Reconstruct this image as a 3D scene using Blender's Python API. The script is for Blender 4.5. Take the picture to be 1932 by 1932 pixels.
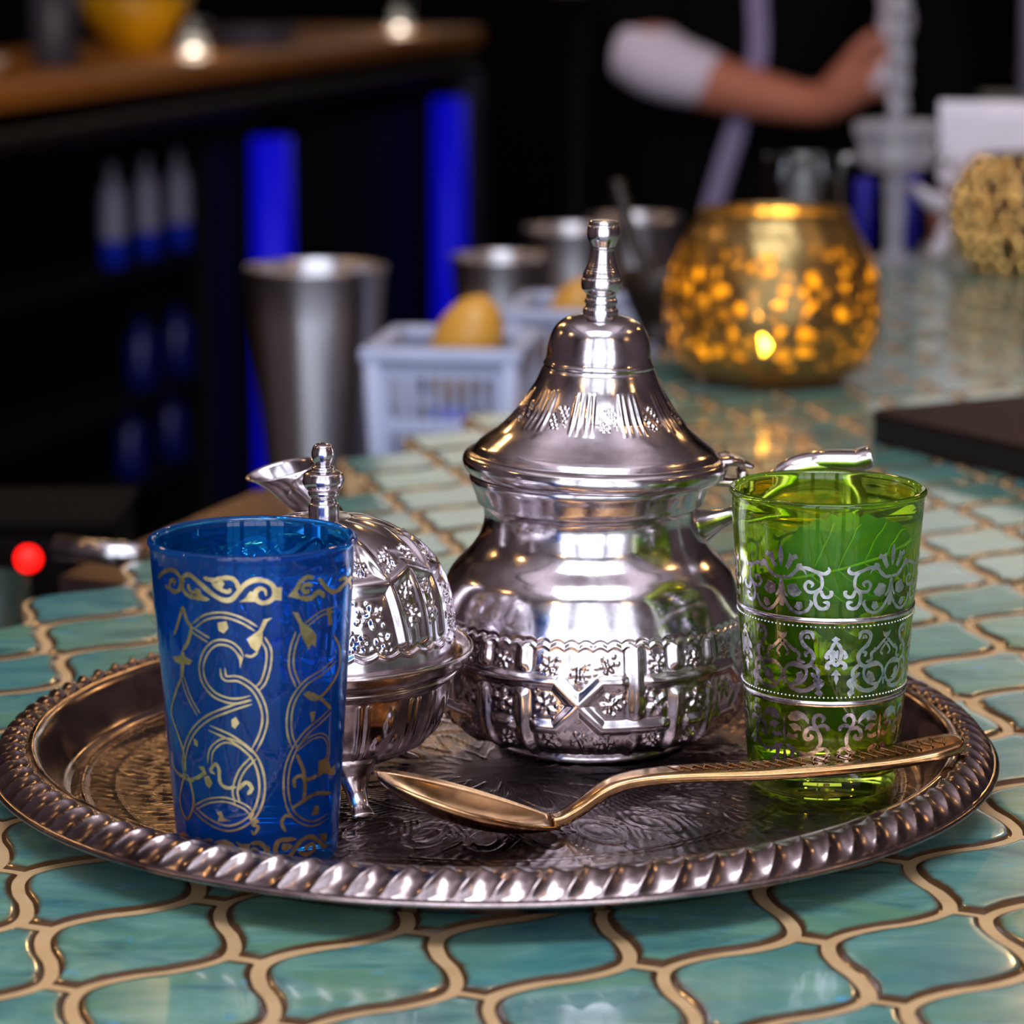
import bpy, bmesh, math, random
import numpy as np
from math import sin, cos, pi, radians, degrees, atan2, hypot
from mathutils import Vector, Matrix
random.seed(7); rng = np.random.default_rng(7)
scn = bpy.context.scene
for o in list(bpy.data.objects): bpy.data.objects.remove(o)
LINK = scn.collection.objects.link

# ---------------------------------------------------------------- camera, world, light, exposure
CAM_H = 0.2505
cd = bpy.data.cameras.new('camera'); cam = bpy.data.objects.new('camera', cd); LINK(cam)
cam.location = (0, 0, CAM_H); cam.rotation_euler = (pi/2 - 0.1938, 0, 0)
cd.sensor_width = 36; cd.lens = 5548/1932*36; cd.clip_start = .02; cd.clip_end = 60
cd.dof.use_dof = True; cd.dof.focus_distance = 0.835; cd.dof.aperture_fstop = 13.0
scn.camera = cam
vs = scn.view_settings; vs.view_transform = 'Standard'; vs.look = 'None'; vs.gamma = 1; vs.use_curve_mapping = False
vs.exposure = 0.18
w = bpy.data.worlds.new('world'); scn.world = w; w.use_nodes = True
w.node_tree.nodes['Background'].inputs[0].default_value = (.30, .36, .50, 1)
w.node_tree.nodes['Background'].inputs[1].default_value = 0.6
cy = scn.cycles
cy.max_bounces = 14; cy.transmission_bounces = 10; cy.glossy_bounces = 6; cy.diffuse_bounces = 3; cy.transparent_max_bounces = 12
cy.sample_clamp_indirect = 6; cy.blur_glossy = 0.4; cy.use_denoising = True
def area(name, loc, rot, sx, sy, power, col, spread=pi):
    l = bpy.data.lights.new(name, 'AREA'); l.shape = 'RECTANGLE'; l.size = sx; l.size_y = sy
    l.energy = power; l.color = col; l.spread = spread
    o = bpy.data.objects.new(name, l); LINK(o); o.location = loc; o.rotation_euler = rot
    return o
# daylight entering through the three shop windows behind the camera (each fills one pane opening)
DAY = (.86, .90, 1.0)
WIN = [(-1.25, .95), (0.0, 1.25), (1.25, .95)]
for wx, ww in WIN:
    area('sky_daylight', (wx, -1.66, 1.66), (radians(90), 0, 0), ww, 1.5, 9*ww, DAY)
    area('street_daylight', (wx, -1.66, .10), (radians(90), 0, 0), ww, 1.5, 14*ww, (.90, .90, 1.0))
# added ceiling fill, and a stand-in for unseen brightness high on the back wall
for lx in (-1.3, 1.3):
    area('fill', (lx, .7, 2.03), (pi, 0, 0), .10, 2.2, 16, (1.0, .92, .92))
area('unseen_back_light', (.9, 8.45, 1.35), (radians(-90), 0, 0), 2.6, .9, 7, (1.0, .88, .76))
area('skylight', (0, -.55, 2.70), (0, 0, 0), 2.1, 1.1, 68, (.90, .93, 1.0))

# ---------------------------------------------------------------- helpers
def lin(r, g, b):
    f = lambda c: (c/255/12.92) if c/255 <= .04045 else ((c/255+.055)/1.055)**2.4
    return (f(r), f(g), f(b), 1)
class NT:
    def __init__(s, name):
        s.m = bpy.data.materials.new(name); s.m.use_nodes = True; s.t = s.m.node_tree
        s.b = s.t.nodes['Principled BSDF']; s.out = s.t.nodes['Material Output']
    def n(s, typ, **kw):
        nd = s.t.nodes.new(typ)
        for k, v in kw.items():
            if k.startswith('i_'):
                key = k[2:]; key = int(key) if key.isdigit() else key.replace('_', ' ')
                nd.inputs[key].default_value = v
            else: setattr(nd, k, v)
        return nd
    def l(s, a, b): s.t.links.new(a, b)
    def set(s, **kw):
        for k, v in kw.items(): s.b.inputs[k.replace('_', ' ')].default_value = v
        return s
    def pos(s, scale=(1, 1, 1), obj=False):
        if obj: src = s.n('ShaderNodeTexCoord').outputs['Object']
        else: src = s.n('ShaderNodeNewGeometry').outputs['Position']
        mp = s.n('ShaderNodeMapping'); mp.inputs['Scale'].default_value = scale
        s.l(src, mp.inputs[0]); return mp.outputs[0]
    def noise(s, vec, scale, detail=3, rough=.5, dist=0):
        nd = s.n('ShaderNodeTexNoise'); nd.inputs['Scale'].default_value = scale; nd.inputs['Detail'].default_value = detail
        nd.inputs['Roughness'].default_value = rough; nd.inputs['Distortion'].default_value = dist
        s.l(vec, nd.inputs['Vector']); return nd.outputs['Fac']
    def ramp(s, fac, stops, interp='LINEAR'):
        nd = s.n('ShaderNodeValToRGB'); e = nd.color_ramp.elements; nd.color_ramp.interpolation = interp
        e[0].position, e[0].color = stops[0]; e[1].position, e[1].color = stops[-1]
        for p, c in stops[1:-1]:
            x = e.new(p); x.color = c
        s.l(fac, nd.inputs[0]); return nd.outputs[0]
    def mix(s, fac, a, b):
        nd = s.n('ShaderNodeMix', data_type='RGBA')
        for v, i in ((fac, 0), (a, 6), (b, 7)):
            if hasattr(v, 'is_linked') or hasattr(v, 'links'): s.l(v, nd.inputs[i])
            else: nd.inputs[i].default_value = v
        return nd.outputs[2]
    def bump(s, h, strength=.2, dist=.001):
        nd = s.n('ShaderNodeBump'); nd.inputs['Strength'].default_value = strength; nd.inputs['Distance'].default_value = dist
        s.l(h, nd.inputs['Height']); s.l(nd.outputs[0], s.b.inputs['Normal']); return nd
def g(v): return (v, v, v, 1)
def plain(name, col, rough=.5, metal=0., **kw):
    m = NT(name); m.set(Roughness=rough, Metallic=metal, **kw)
    v = m.noise(m.pos(obj=True), 40, 3)
    c2 = tuple(x*.78 for x in col[:3])+(1,)
    m.l(m.mix(v, c2, col), m.b.inputs['Base Color'])
    return m.m
def metal(name, c1, c2, r0, r1, nscale=60, scr=.05, scrscale=(1, 1, 1)):
    m = NT(name); m.set(Metallic=1.0)
    p = m.pos(obj=True)
    n1 = m.noise(p, nscale, 5, .62); n2 = m.noise(p, nscale*3.3, 3)
    m.l(m.mix(m.ramp(n1, [(.42, g(0)), (.72, g(1))]), c1, c2), m.b.inputs['Base Color'])
    m.l(m.ramp(n2, [(.3, g(r0)), (.75, g(r1))]), m.b.inputs['Roughness'])
    if scr: m.bump(m.noise(m.pos(scrscale, obj=True), 420, 3), scr, .0004)
    return m.m
def emit(name, col, s):
    m = NT(name); m.set(Base_Color=col, Emission_Color=col, Emission_Strength=s); return m.m

def mesh_np(name, V, quads=None, tris=None, smooth=True):
    me = bpy.data.meshes.new(name)
    V = np.asarray(V, np.float32); nq = 0 if quads is None else len(quads); nt = 0 if tris is None else len(tris)
    me.vertices.add(len(V)); me.vertices.foreach_set('co', V.ravel())
    parts, starts = [], []
    if nq: parts.append(np.asarray(quads, np.int32).ravel()); starts.append(np.arange(nq, dtype=np.int32)*4)
    if nt: parts.append(np.asarray(tris, np.int32).ravel()); starts.append(np.arange(nt, dtype=np.int32)*3+nq*4)
    idx = np.concatenate(parts); st = np.concatenate(starts)
    me.loops.add(len(idx)); me.loops.foreach_set('vertex_index', idx)
    me.polygons.add(nq+nt); me.polygons.foreach_set('loop_start', st)
    me.polygons.foreach_set('use_smooth', np.full(nq+nt, smooth))
    me.update(calc_edges=True); me.validate(); return me
def ob(name, me, mat=None, parent=None, loc=None, kind=None, label=None):
    o = bpy.data.objects.new(name, me); LINK(o)
    if mat is not None and me is not None:
        if len(me.materials) == 0: me.materials.append(mat)
    if parent is not None: o.parent = parent
    if loc is not None: o.location = loc
    if kind: o['kind'] = kind
    if label: o['label'] = label
    return o
def tag(o, label, cat, group=None):
    o['label'] = label; o['category'] = cat
    if group: o['group'] = group
    return o
def thing(name, label, cat, loc=(0, 0, 0), rz=0, group=None):
    o = bpy.data.objects.new(name, None); LINK(o); o.empty_display_size = .02
    o.location = loc; o.rotation_euler = (0, 0, rz); return tag(o, label, cat, group)
def dup(root, loc, rz=None, label=None):
    r = root.copy(); LINK(r); r.location = loc
    if rz is not None: r.rotation_euler = (0, 0, rz)
    if label: r['label'] = label
    def rec(a, b):
        for ch in a.children:
            c = ch.copy(); LINK(c); c.parent = b; rec(ch, c)
    rec(root, r); return r
def catmull(P, n):
    P = np.asarray(P, float)
    if len(P) < 3:
        t = np.linspace(0, 1, n)[:, None]; return P[:1]*(1-t)+P[-1:]*t
    closed = np.allclose(P[0], P[-1])
    Q = np.vstack([P[-2] if closed else 2*P[0]-P[1], P, P[1] if closed else 2*P[-1]-P[-2]])
    d = np.r_[0, np.cumsum(np.maximum(np.linalg.norm(np.diff(P, axis=0), axis=1), 1e-9))]
    s = np.linspace(0, d[-1], n); k = np.clip(np.searchsorted(d, s, 'right')-1, 0, len(P)-2)
    t = ((s-d[k])/(d[k+1]-d[k]))[:, None]
    a, b, c, e = Q[k], Q[k+1], Q[k+2], Q[k+3]
    return .5*((2*b)+(-a+c)*t+(2*a-5*b+4*c-e)*t**2+(-a+3*b-3*c+e)*t**3)
def resample(prof, n):
    P = np.asarray(prof, float); d = np.r_[0, np.cumsum(np.linalg.norm(np.diff(P, axis=0), axis=1))]
    s = np.linspace(0, d[-1], n); return np.stack([np.interp(s, d, P[:, 0]), np.interp(s, d, P[:, 1])], 1)
def grid_quads(nr, nc, wrap=True):
    i = np.arange(nr-1)[:, None]; j = np.arange(nc if wrap else nc-1)[None]
    j2 = (j+1) % nc
    return np.stack(np.broadcast_arrays(i*nc+j, i*nc+j2, (i+1)*nc+j2, (i+1)*nc+j), -1).reshape(-1, 4)
def lathe(name, prof, n=96, h=None, smooth_n=0, oval=1.0):
    """prof: (r,z) from one end to the other; h(theta grid, r, z) -> displacement along the profile normal"""
    P = catmull(prof, smooth_n) if smooth_n else np.asarray(prof, float)
    P[:, 0] = np.maximum(P[:, 0], 1e-5)
    th = np.arange(n)*2*pi/n
    R = np.repeat(P[:, :1], n, 1); Z = np.repeat(P[:, 1:], n, 1); T = np.repeat(th[None], len(P), 0)
    if h is not None:
        tg = np.gradient(P, axis=0); tg /= np.linalg.norm(tg, axis=1)[:, None]+1e-12
        nr, nz = tg[:, 1:2], -tg[:, 0:1]
        D = h(T, R, Z); R = R+nr*D; Z = Z+nz*D
    V = np.stack([R*np.cos(T), R*np.sin(T)*oval, Z], -1).reshape(-1, 3)
    return mesh_np(name, V, grid_quads(len(P), n))
def loft(name, rings, cap=(True, True), smooth=True):
    R = np.asarray(rings, float); nr, n = R.shape[:2]; V = R.reshape(-1, 3); q = grid_quads(nr, n); tr = []
    V = list(map(tuple, V))
    for c, base in ((cap[0], 0), (cap[1], (nr-1)*n)):
        if c:
            V.append(tuple(np.mean(R[0 if base == 0 else -1], axis=0))); k = len(V)-1
            for j in range(n):
                a, b = base+j, base+(j+1) % n
                tr.append((k, b, a) if base == 0 else (k, a, b))
    return mesh_np(name, V, q, tr or None, smooth)
def tube_rings(P, ra, rb=None, n=12, up=(0, 0, 1), ring=None, m=None):
    """P path points; ra half-size along side vector, rb along the other"""
    P = np.asarray(P, float); k = len(P); m = m or k
    if m != k:
        tt = np.linspace(0, 1, k); P2 = catmull(P, m)
        d = np.r_[0, np.cumsum(np.linalg.norm(np.diff(P, axis=0), axis=1))]; u0 = d/d[-1]; u = np.linspace(0, 1, m)
        ra = np.interp(u, u0, np.broadcast_to(ra, k)); rb = None if rb is None else np.interp(u, u0, np.broadcast_to(rb, k)); P = P2
    ra = np.broadcast_to(ra, len(P)); rb = ra if rb is None else np.broadcast_to(rb, len(P))
    T = np.gradient(P, axis=0); T /= np.linalg.norm(T, axis=1)[:, None]
    up = np.asarray(up, float); S = np.cross(T, up); S /= np.linalg.norm(S, axis=1)[:, None]+1e-9; N = np.cross(S, T)
    a = np.arange(n)*2*pi/n
    if ring is None: cs, sn = np.cos(a), np.sin(a)
    else: cs, sn = ring
    return P[:, None]+S[:, None]*(ra[:, None]*cs[None])[..., None]+N[:, None]*(rb[:, None]*sn[None])[..., None]
def tube(name, P, ra, rb=None, n=12, up=(0, 0, 1), m=None, cap=(True, True), ring=None):
    return loft(name, tube_rings(P, ra, rb, n, up, ring, m), cap)
def sq_ring(n=16, p=4):
    a = np.arange(n)*2*pi/n+pi/n; c, s = np.cos(a), np.sin(a)
    k = (np.abs(c)**p+np.abs(s)**p)**(-1/p); return c*k, s*k
class MB:
    def __init__(s): s.bm = bmesh.new()
    def box(s, c, d, rz=0, rx=0, bev=0):
        M = Matrix.Translation(c) @ Matrix.Rotation(rz, 4, 'Z') @ Matrix.Rotation(rx, 4, 'X') @ Matrix.Diagonal((d[0], d[1], d[2], 1))
        r = bmesh.ops.create_cube(s.bm, size=1, matrix=M)
        if bev:
            es = list({e for v in r['verts'] for e in v.link_edges})
            bmesh.ops.bevel(s.bm, geom=es, offset=bev, segments=2, affect='EDGES', profile=.5)
        return s
    def prism(s, poly, z0, z1):
        a = [s.bm.verts.new((x, y, z0)) for x, y in poly]; b = [s.bm.verts.new((x, y, z1)) for x, y in poly]
        n = len(poly); s.bm.faces.new(a[::-1]); s.bm.faces.new(b)
        for i in range(n): s.bm.faces.new((a[i], a[(i+1) % n], b[(i+1) % n], b[i]))
        return s
    def done(s, name, smooth=False):
        bmesh.ops.recalc_face_normals(s.bm, faces=s.bm.faces)
        me = bpy.data.meshes.new(name); s.bm.to_mesh(me); s.bm.free()
        if smooth: me.polygons.foreach_set('use_smooth', np.ones(len(me.polygons), bool))
        return me
def box(name, c, d, mat, parent=None, rz=0, bev=0, kind=None):
    return ob(name, MB().box(c, d, rz, 0, bev).done(name), mat, parent, kind=kind)

# ---------------------------------------------------------------- materials
M = {}
M['silver'] = metal('silver_plate', lin(224, 219, 226), lin(172, 162, 166), .11, .23, 55, .05)
M['silver_worn'] = metal('worn_silver_plate', lin(205, 192, 192), lin(140, 122, 118), .13, .26, 70, .10)
M['silver_rim'] = metal('rope_rim_silver', lin(164, 150, 152), lin(108, 94, 96), .18, .30, 60, .08)
M['tray'] = metal('tray_silver', lin(190, 176, 174), lin(120, 102, 98), .12, .26, 45, .08)
M['tray_floor'] = metal('tray_floor_silver', lin(124, 110, 112), lin(72, 60, 58), .18, .36, 38, .16, (1, 1, 1))
M['gold'] = metal('gold_plate', lin(206, 166, 118), lin(160, 120, 80), .14, .26, 80, .05)
M['bead_gold'] = metal('bead_gold', lin(250, 214, 140), lin(220, 170, 96), .10, .18, 60, 0)
M['steel'] = metal('brushed_steel', lin(205, 206, 212), lin(165, 166, 174), .16, .26, 20, .05, (1, 1, .05))
mt = NT('turned_steel'); mt.set(Metallic=1.0, Roughness=.34, Anisotropic=.85, Base_Color=lin(214, 216, 224))
tg = mt.n('ShaderNodeTangent', direction_type='RADIAL', axis='Z'); mt.l(tg.outputs[0], mt.b.inputs['Tangent']); mt.b.inputs['Anisotropic Rotation'].default_value = 0.25
M['turned'] = mt.m
M['ledge'] = metal('dull_steel', lin(128, 108, 106), lin(88, 70, 66), .28, .42, 20, .05)
M['brass'] = metal('aged_brass', lin(196, 150, 80), lin(120, 84, 40), .2, .4, 60, .08)
M['foil_gold'] = metal('gold_print', lin(222, 202, 150), lin(176, 154, 100), .28, .45, 300, .1)
M['foil_silver'] = metal('silver_print', lin(236, 232, 238), lin(170, 165, 172), .14, .3, 300, .1)
def coloured_glass(name, col, body, mixf, rough=.02):
    m = NT(name); m.set(Transmission_Weight=1.0, IOR=1.5, Roughness=rough, Base_Color=col)
    v = m.noise(m.pos(obj=True), 60, 4)
    tr = m.n('ShaderNodeBsdfTranslucent'); m.l(m.mix(v, tuple(c*.6 for c in body[:3])+(1,), body), tr.inputs[0])
    df = m.n('ShaderNodeBsdfDiffuse'); m.l(m.mix(v, tuple(c*.6 for c in body[:3])+(1,), body), df.inputs[0])
    a = m.n('ShaderNodeMixShader'); a.inputs[0].default_value = .5; m.l(tr.outputs[0], a.inputs[1]); m.l(df.outputs[0], a.inputs[2])
    b = m.n('ShaderNodeMixShader'); b.inputs[0].default_value = mixf; m.l(m.b.outputs[0], b.inputs[1]); m.l(a.outputs[0], b.inputs[2])
    m.l(b.outputs[0], m.out.inputs[0]); return m.m
M['blue_glass'] = coloured_glass('blue_glass', (.02, .36, .92, 1), (.003, .16, .60, 1), .22)
M['green_glass'] = coloured_glass('green_glass', (.66, .90, .08, 1), (.22, .42, .01, 1), .08)
def glass(name, col=(1, 1, 1, 1), rough=.02, ior=1.45):
    m = NT(name); m.set(Transmission_Weight=1.0, IOR=ior, Roughness=rough)
    v = m.noise(m.pos(obj=True), 30, 2); m.l(m.mix(v, col, tuple(c*.9 for c in col[:3])+(1,)), m.b.inputs['Base Color'])
    return m.m
M['clear'] = glass('clear_glass', (.92, .95, .97, 1), .04)
M['white_reflection'] = coloured_glass('glass_with_white_reflection', (.9, .93, 1, 1), (.85, .87, 1.0, 1), .45, .25)  # milky body colour stands in for window reflections on clear glass
M['tea'] = glass('mint_tea', (.86, .82, .30, 1), .02, 1.33)
def leafmat(name, c1, c2):
    m = NT(name); v = m.noise(m.pos(obj=True), 170, 4); c = m.mix(v, c1, c2); m.l(c, m.b.inputs['Base Color']); m.set(Roughness=.4)
    t = m.n('ShaderNodeBsdfTranslucent'); m.l(c, t.inputs[0]); x = m.n('ShaderNodeMixShader'); x.inputs[0].default_value = .5
    m.l(m.b.outputs[0], x.inputs[1]); m.l(t.outputs[0], x.inputs[2]); m.l(x.outputs[0], m.out.inputs[0]); return m.m
M['leaf'] = leafmat('mint_leaf', lin(54, 140, 12), lin(130, 212, 40))
M['leaf_dark'] = leafmat('dark_mint_leaf', lin(50, 110, 20), lin(90, 140, 30))
M['vein'] = plain('leaf_vein', lin(150, 210, 80), .5)
M['dark'] = plain('black_paint', lin(12, 11, 14), .6, Specular_IOR_Level=.2)
M['darkwood'] = plain('dark_wood', lin(34, 22, 14), .45)
M['cabinet'] = plain('black_cabinet', lin(10, 10, 14), .7, Specular_IOR_Level=.15)
M['white_plastic'] = plain('pale_blue_white_plastic', lin(186, 198, 232), .45)
M['paper'] = plain('white_paper', lin(236, 232, 246), .7)
M['folder'] = plain('black_leatherette', lin(36, 22, 24), .6, Specular_IOR_Level=.12)
M['folder_edge'] = plain('black_edge', lin(14, 14, 20), .5)
M['skin'] = plain('skin', lin(200, 128, 104), .5, Subsurface_Weight=.1)
M['shirt'] = plain('black_shirt', lin(6, 6, 8), .9, Specular_IOR_Level=.1)
M['cuff'] = plain('pale_lavender_cloth', lin(232, 228, 252), .8)
M['ribbon'] = plain('lavender_ribbon', lin(150, 142, 190), .7)
M['hair'] = plain('dark_hair', lin(18, 13, 10), .6)
M['wax'] = plain('candle_wax', lin(250, 235, 210), .5)
M['cream'] = plain('cream_ceramic', lin(225, 205, 180), .4)
M['yellow'] = plain('yellow_glaze', lin(215, 160, 10), .35)
M['grey'] = plain('grey_ceramic', lin(118, 112, 128), .4)
M['greyd'] = plain('dark_grey_metal', lin(62, 62, 74), .4)
M['greenc'] = plain('dark_green_glaze', lin(22, 48, 44), .3)
M['orange'] = plain('orange_card', lin(190, 110, 40), .6)
M['fruit'] = plain('lemon_peel', lin(226, 168, 70), .3)
M['bottle_pale'] = plain('pale_label_glass', lin(150, 150, 180), .3)
M['bottle_blue_lit'] = plain('blue_light_on_glass', lin(20, 50, 210), .25)  # blue light from below, put into the colour of the bottle feet
M['led_glow_blue'] = plain('blue_led_glow_colour', lin(6, 10, 170), .3)  # blue LED glow put into the colour of two small cups
M['bottle_dim_lit'] = plain('dim_blue_light_on_glass', lin(8, 20, 110), .3)  # darker copy: fainter blue light on the lower bottles, put into their colour
M['cobalt'] = glass('blue_glow_cup', (.01, .03, .7, 1), .05)
M['led_blue'] = emit('blue_led', (.003, .003, .9, 1), .28)
M['led_red'] = emit('red_led', (1, .006, .004, 1), 3.0)
M['flame'] = emit('flame', (1, .66, .14, 1), 110)
M['bulb'] = emit('warm_bulb', (1, .55, .2, 1), 70)
M['glow'] = emit('lit_candle_wax', (1, .86, .70, 1), 11)
def woodmat(name, c1, c2, rough):
    m = NT(name); p = m.pos((2, 18, 18), obj=True); v = m.noise(p, 3, 5, .6, 1.2)
    m.l(m.mix(v, c1, c2), m.b.inputs['Base Color']); m.set(Roughness=rough); m.bump(v, .1, .001); return m.m
M['wood'] = woodmat('bar_wood', lin(225, 146, 52), lin(165, 96, 28), .4)
def tilemat():
    m = NT('turquoise_glaze'); m.set(Roughness=.2, Coat_Weight=.5, Coat_Roughness=.06)
    p = m.pos((1, 1, 1)); oi = m.n('ShaderNodeObjectInfo').outputs['Random']
    w = m.n('ShaderNodeVectorMath', operation='SCALE'); w.inputs['Scale'].default_value = 9.0
    cmb = m.n('ShaderNodeCombineXYZ'); m.l(oi, cmb.inputs[0]); m.l(oi, cmb.inputs[1]); m.l(cmb.outputs[0], w.inputs[0])
    ad = m.n('ShaderNodeVectorMath', operation='ADD'); m.l(p, ad.inputs[0]); m.l(w.outputs[0], ad.inputs[1]); q = ad.outputs[0]
    mp = m.n('ShaderNodeMapping'); mp.inputs['Rotation'].default_value = (0, 0, .35); mp.inputs['Scale'].default_value = (1, 2.4, 1); m.l(q, mp.inputs[0]); qs = mp.outputs[0]
    n1 = m.noise(qs, 26, 6, .6, 1.0); n2 = m.noise(qs, 60, 4, .6, .6); n3 = m.noise(qs, 16, 3, .5, 1.5)
    base = m.ramp(n1, [(.28, lin(54, 98, 100)), (.45, lin(86, 138, 134)), (.58, lin(112, 160, 146)), (.75, lin(140, 184, 168))])
    grn = m.mix(m.ramp(n3, [(.48, g(0)), (.66, g(.75))]), base, lin(104, 148, 112))
    obj_t = m.ramp(oi, [(0, g(0)), (.5, g(.12)), (1, g(.55))])
    teal = m.mix(obj_t, grn, lin(66, 134, 146))
    sky = m.mix(m.ramp(n2, [(.66, g(0)), (.70, g(.85))]), teal, lin(86, 170, 214))
    ed = m.n('ShaderNodeAttribute', attribute_name='edge').outputs['Fac']
    ma = m.n('ShaderNodeMath', operation='MULTIPLY_ADD'); m.l(n2, ma.inputs[0]); ma.inputs[1].default_value = .5; 
    m.l(ed, ma.inputs[2])
    mask = m.ramp(ma.outputs[0], [(.58, g(0)), (1.08, g(1))])
    mid = m.mix(mask, lin(78, 54, 32), sky)
    m.l(mid, m.b.inputs['Base Color'])
    m.bump(n1, .12, .0015); return m.m
M['tile'] = tilemat()
def groutmat():
    m = NT('sand_grout'); v = m.noise(m.pos(), 90, 5, .6); m.l(m.mix(v, lin(176, 142, 98), lin(214, 184, 142)), m.b.inputs['Base Color'])
    m.set(Roughness=.42); m.bump(m.noise(m.pos(), 900, 2), .15, .0004); return m.m
M['grout'] = groutmat()
def mosaic():
    m = NT('gold_crackle_glass'); p = m.pos(obj=True)
    vo = m.n('ShaderNodeTexVoronoi', feature='DISTANCE_TO_EDGE'); vo.inputs['Scale'].default_value = 98; m.l(p, vo.inputs['Vector'])
    sep = m.n('ShaderNodeSeparateXYZ'); m.l(p, sep.inputs[0])
    band = m.ramp(sep.outputs[2], [(.012, g(0)), (.020, g(1)), (.074, g(1)), (.082, g(0))])
    nz = m.noise(p, 55, 3)
    cell = m.ramp(vo.outputs[0], [(.16, g(0)), (.26, g(1))])
    k = m.n('ShaderNodeMath', operation='MULTIPLY'); m.l(cell, k.inputs[0]); m.l(band, k.inputs[1])
    k2 = m.n('ShaderNodeMath', operation='MULTIPLY'); m.l(k.outputs[0], k2.inputs[0]); m.l(m.ramp(nz, [(.40, g(.12)), (.58, g(1))]), k2.inputs[1])
    m.set(Metallic=.9, Roughness=.28); m.l(m.mix(nz, lin(150, 130, 84), lin(108, 90, 54)), m.b.inputs['Base Color'])
    tl = m.n('ShaderNodeBsdfTranslucent'); tl.inputs[0].default_value = lin(170, 130, 70)
    s0 = m.n('ShaderNodeMixShader'); s0.inputs[0].default_value = .015; m.l(m.b.outputs[0], s0.inputs[1]); m.l(tl.outputs[0], s0.inputs[2])
    gl = m.n('ShaderNodeBsdfRefraction'); gl.inputs['Color'].default_value = (1, .70, .16, 1); gl.inputs['Roughness'].default_value = .32; gl.inputs['IOR'].default_value = 1.12
    t2 = m.n('ShaderNodeBsdfTranslucent'); t2.inputs[0].default_value = (1, .60, .04, 1)
    s1 = m.n('ShaderNodeMixShader'); s1.inputs[0].default_value = .40; m.l(gl.outputs[0], s1.inputs[1]); m.l(t2.outputs[0], s1.inputs[2])
    s2 = m.n('ShaderNodeMixShader'); m.l(k2.outputs[0], s2.inputs[0]); m.l(s0.outputs[0], s2.inputs[1]); m.l(s1.outputs[0], s2.inputs[2])
    m.l(s2.outputs[0], m.out.inputs[0]); return m.m
M['mosaic'] = mosaic()
M['plaster'] = plain('mauve_plaster', lin(198, 190, 200), .85)
M['wallwarm'] = plain('warm_wall', lin(122, 106, 112), .8)
M['blackwall'] = plain('black_wall', lin(6, 5, 7), .85, Specular_IOR_Level=.1)
M['floor'] = plain('dark_floor', lin(40, 30, 26), .4)
M['frame'] = plain('dark_window_frame', lin(30, 26, 26), .5)
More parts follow.
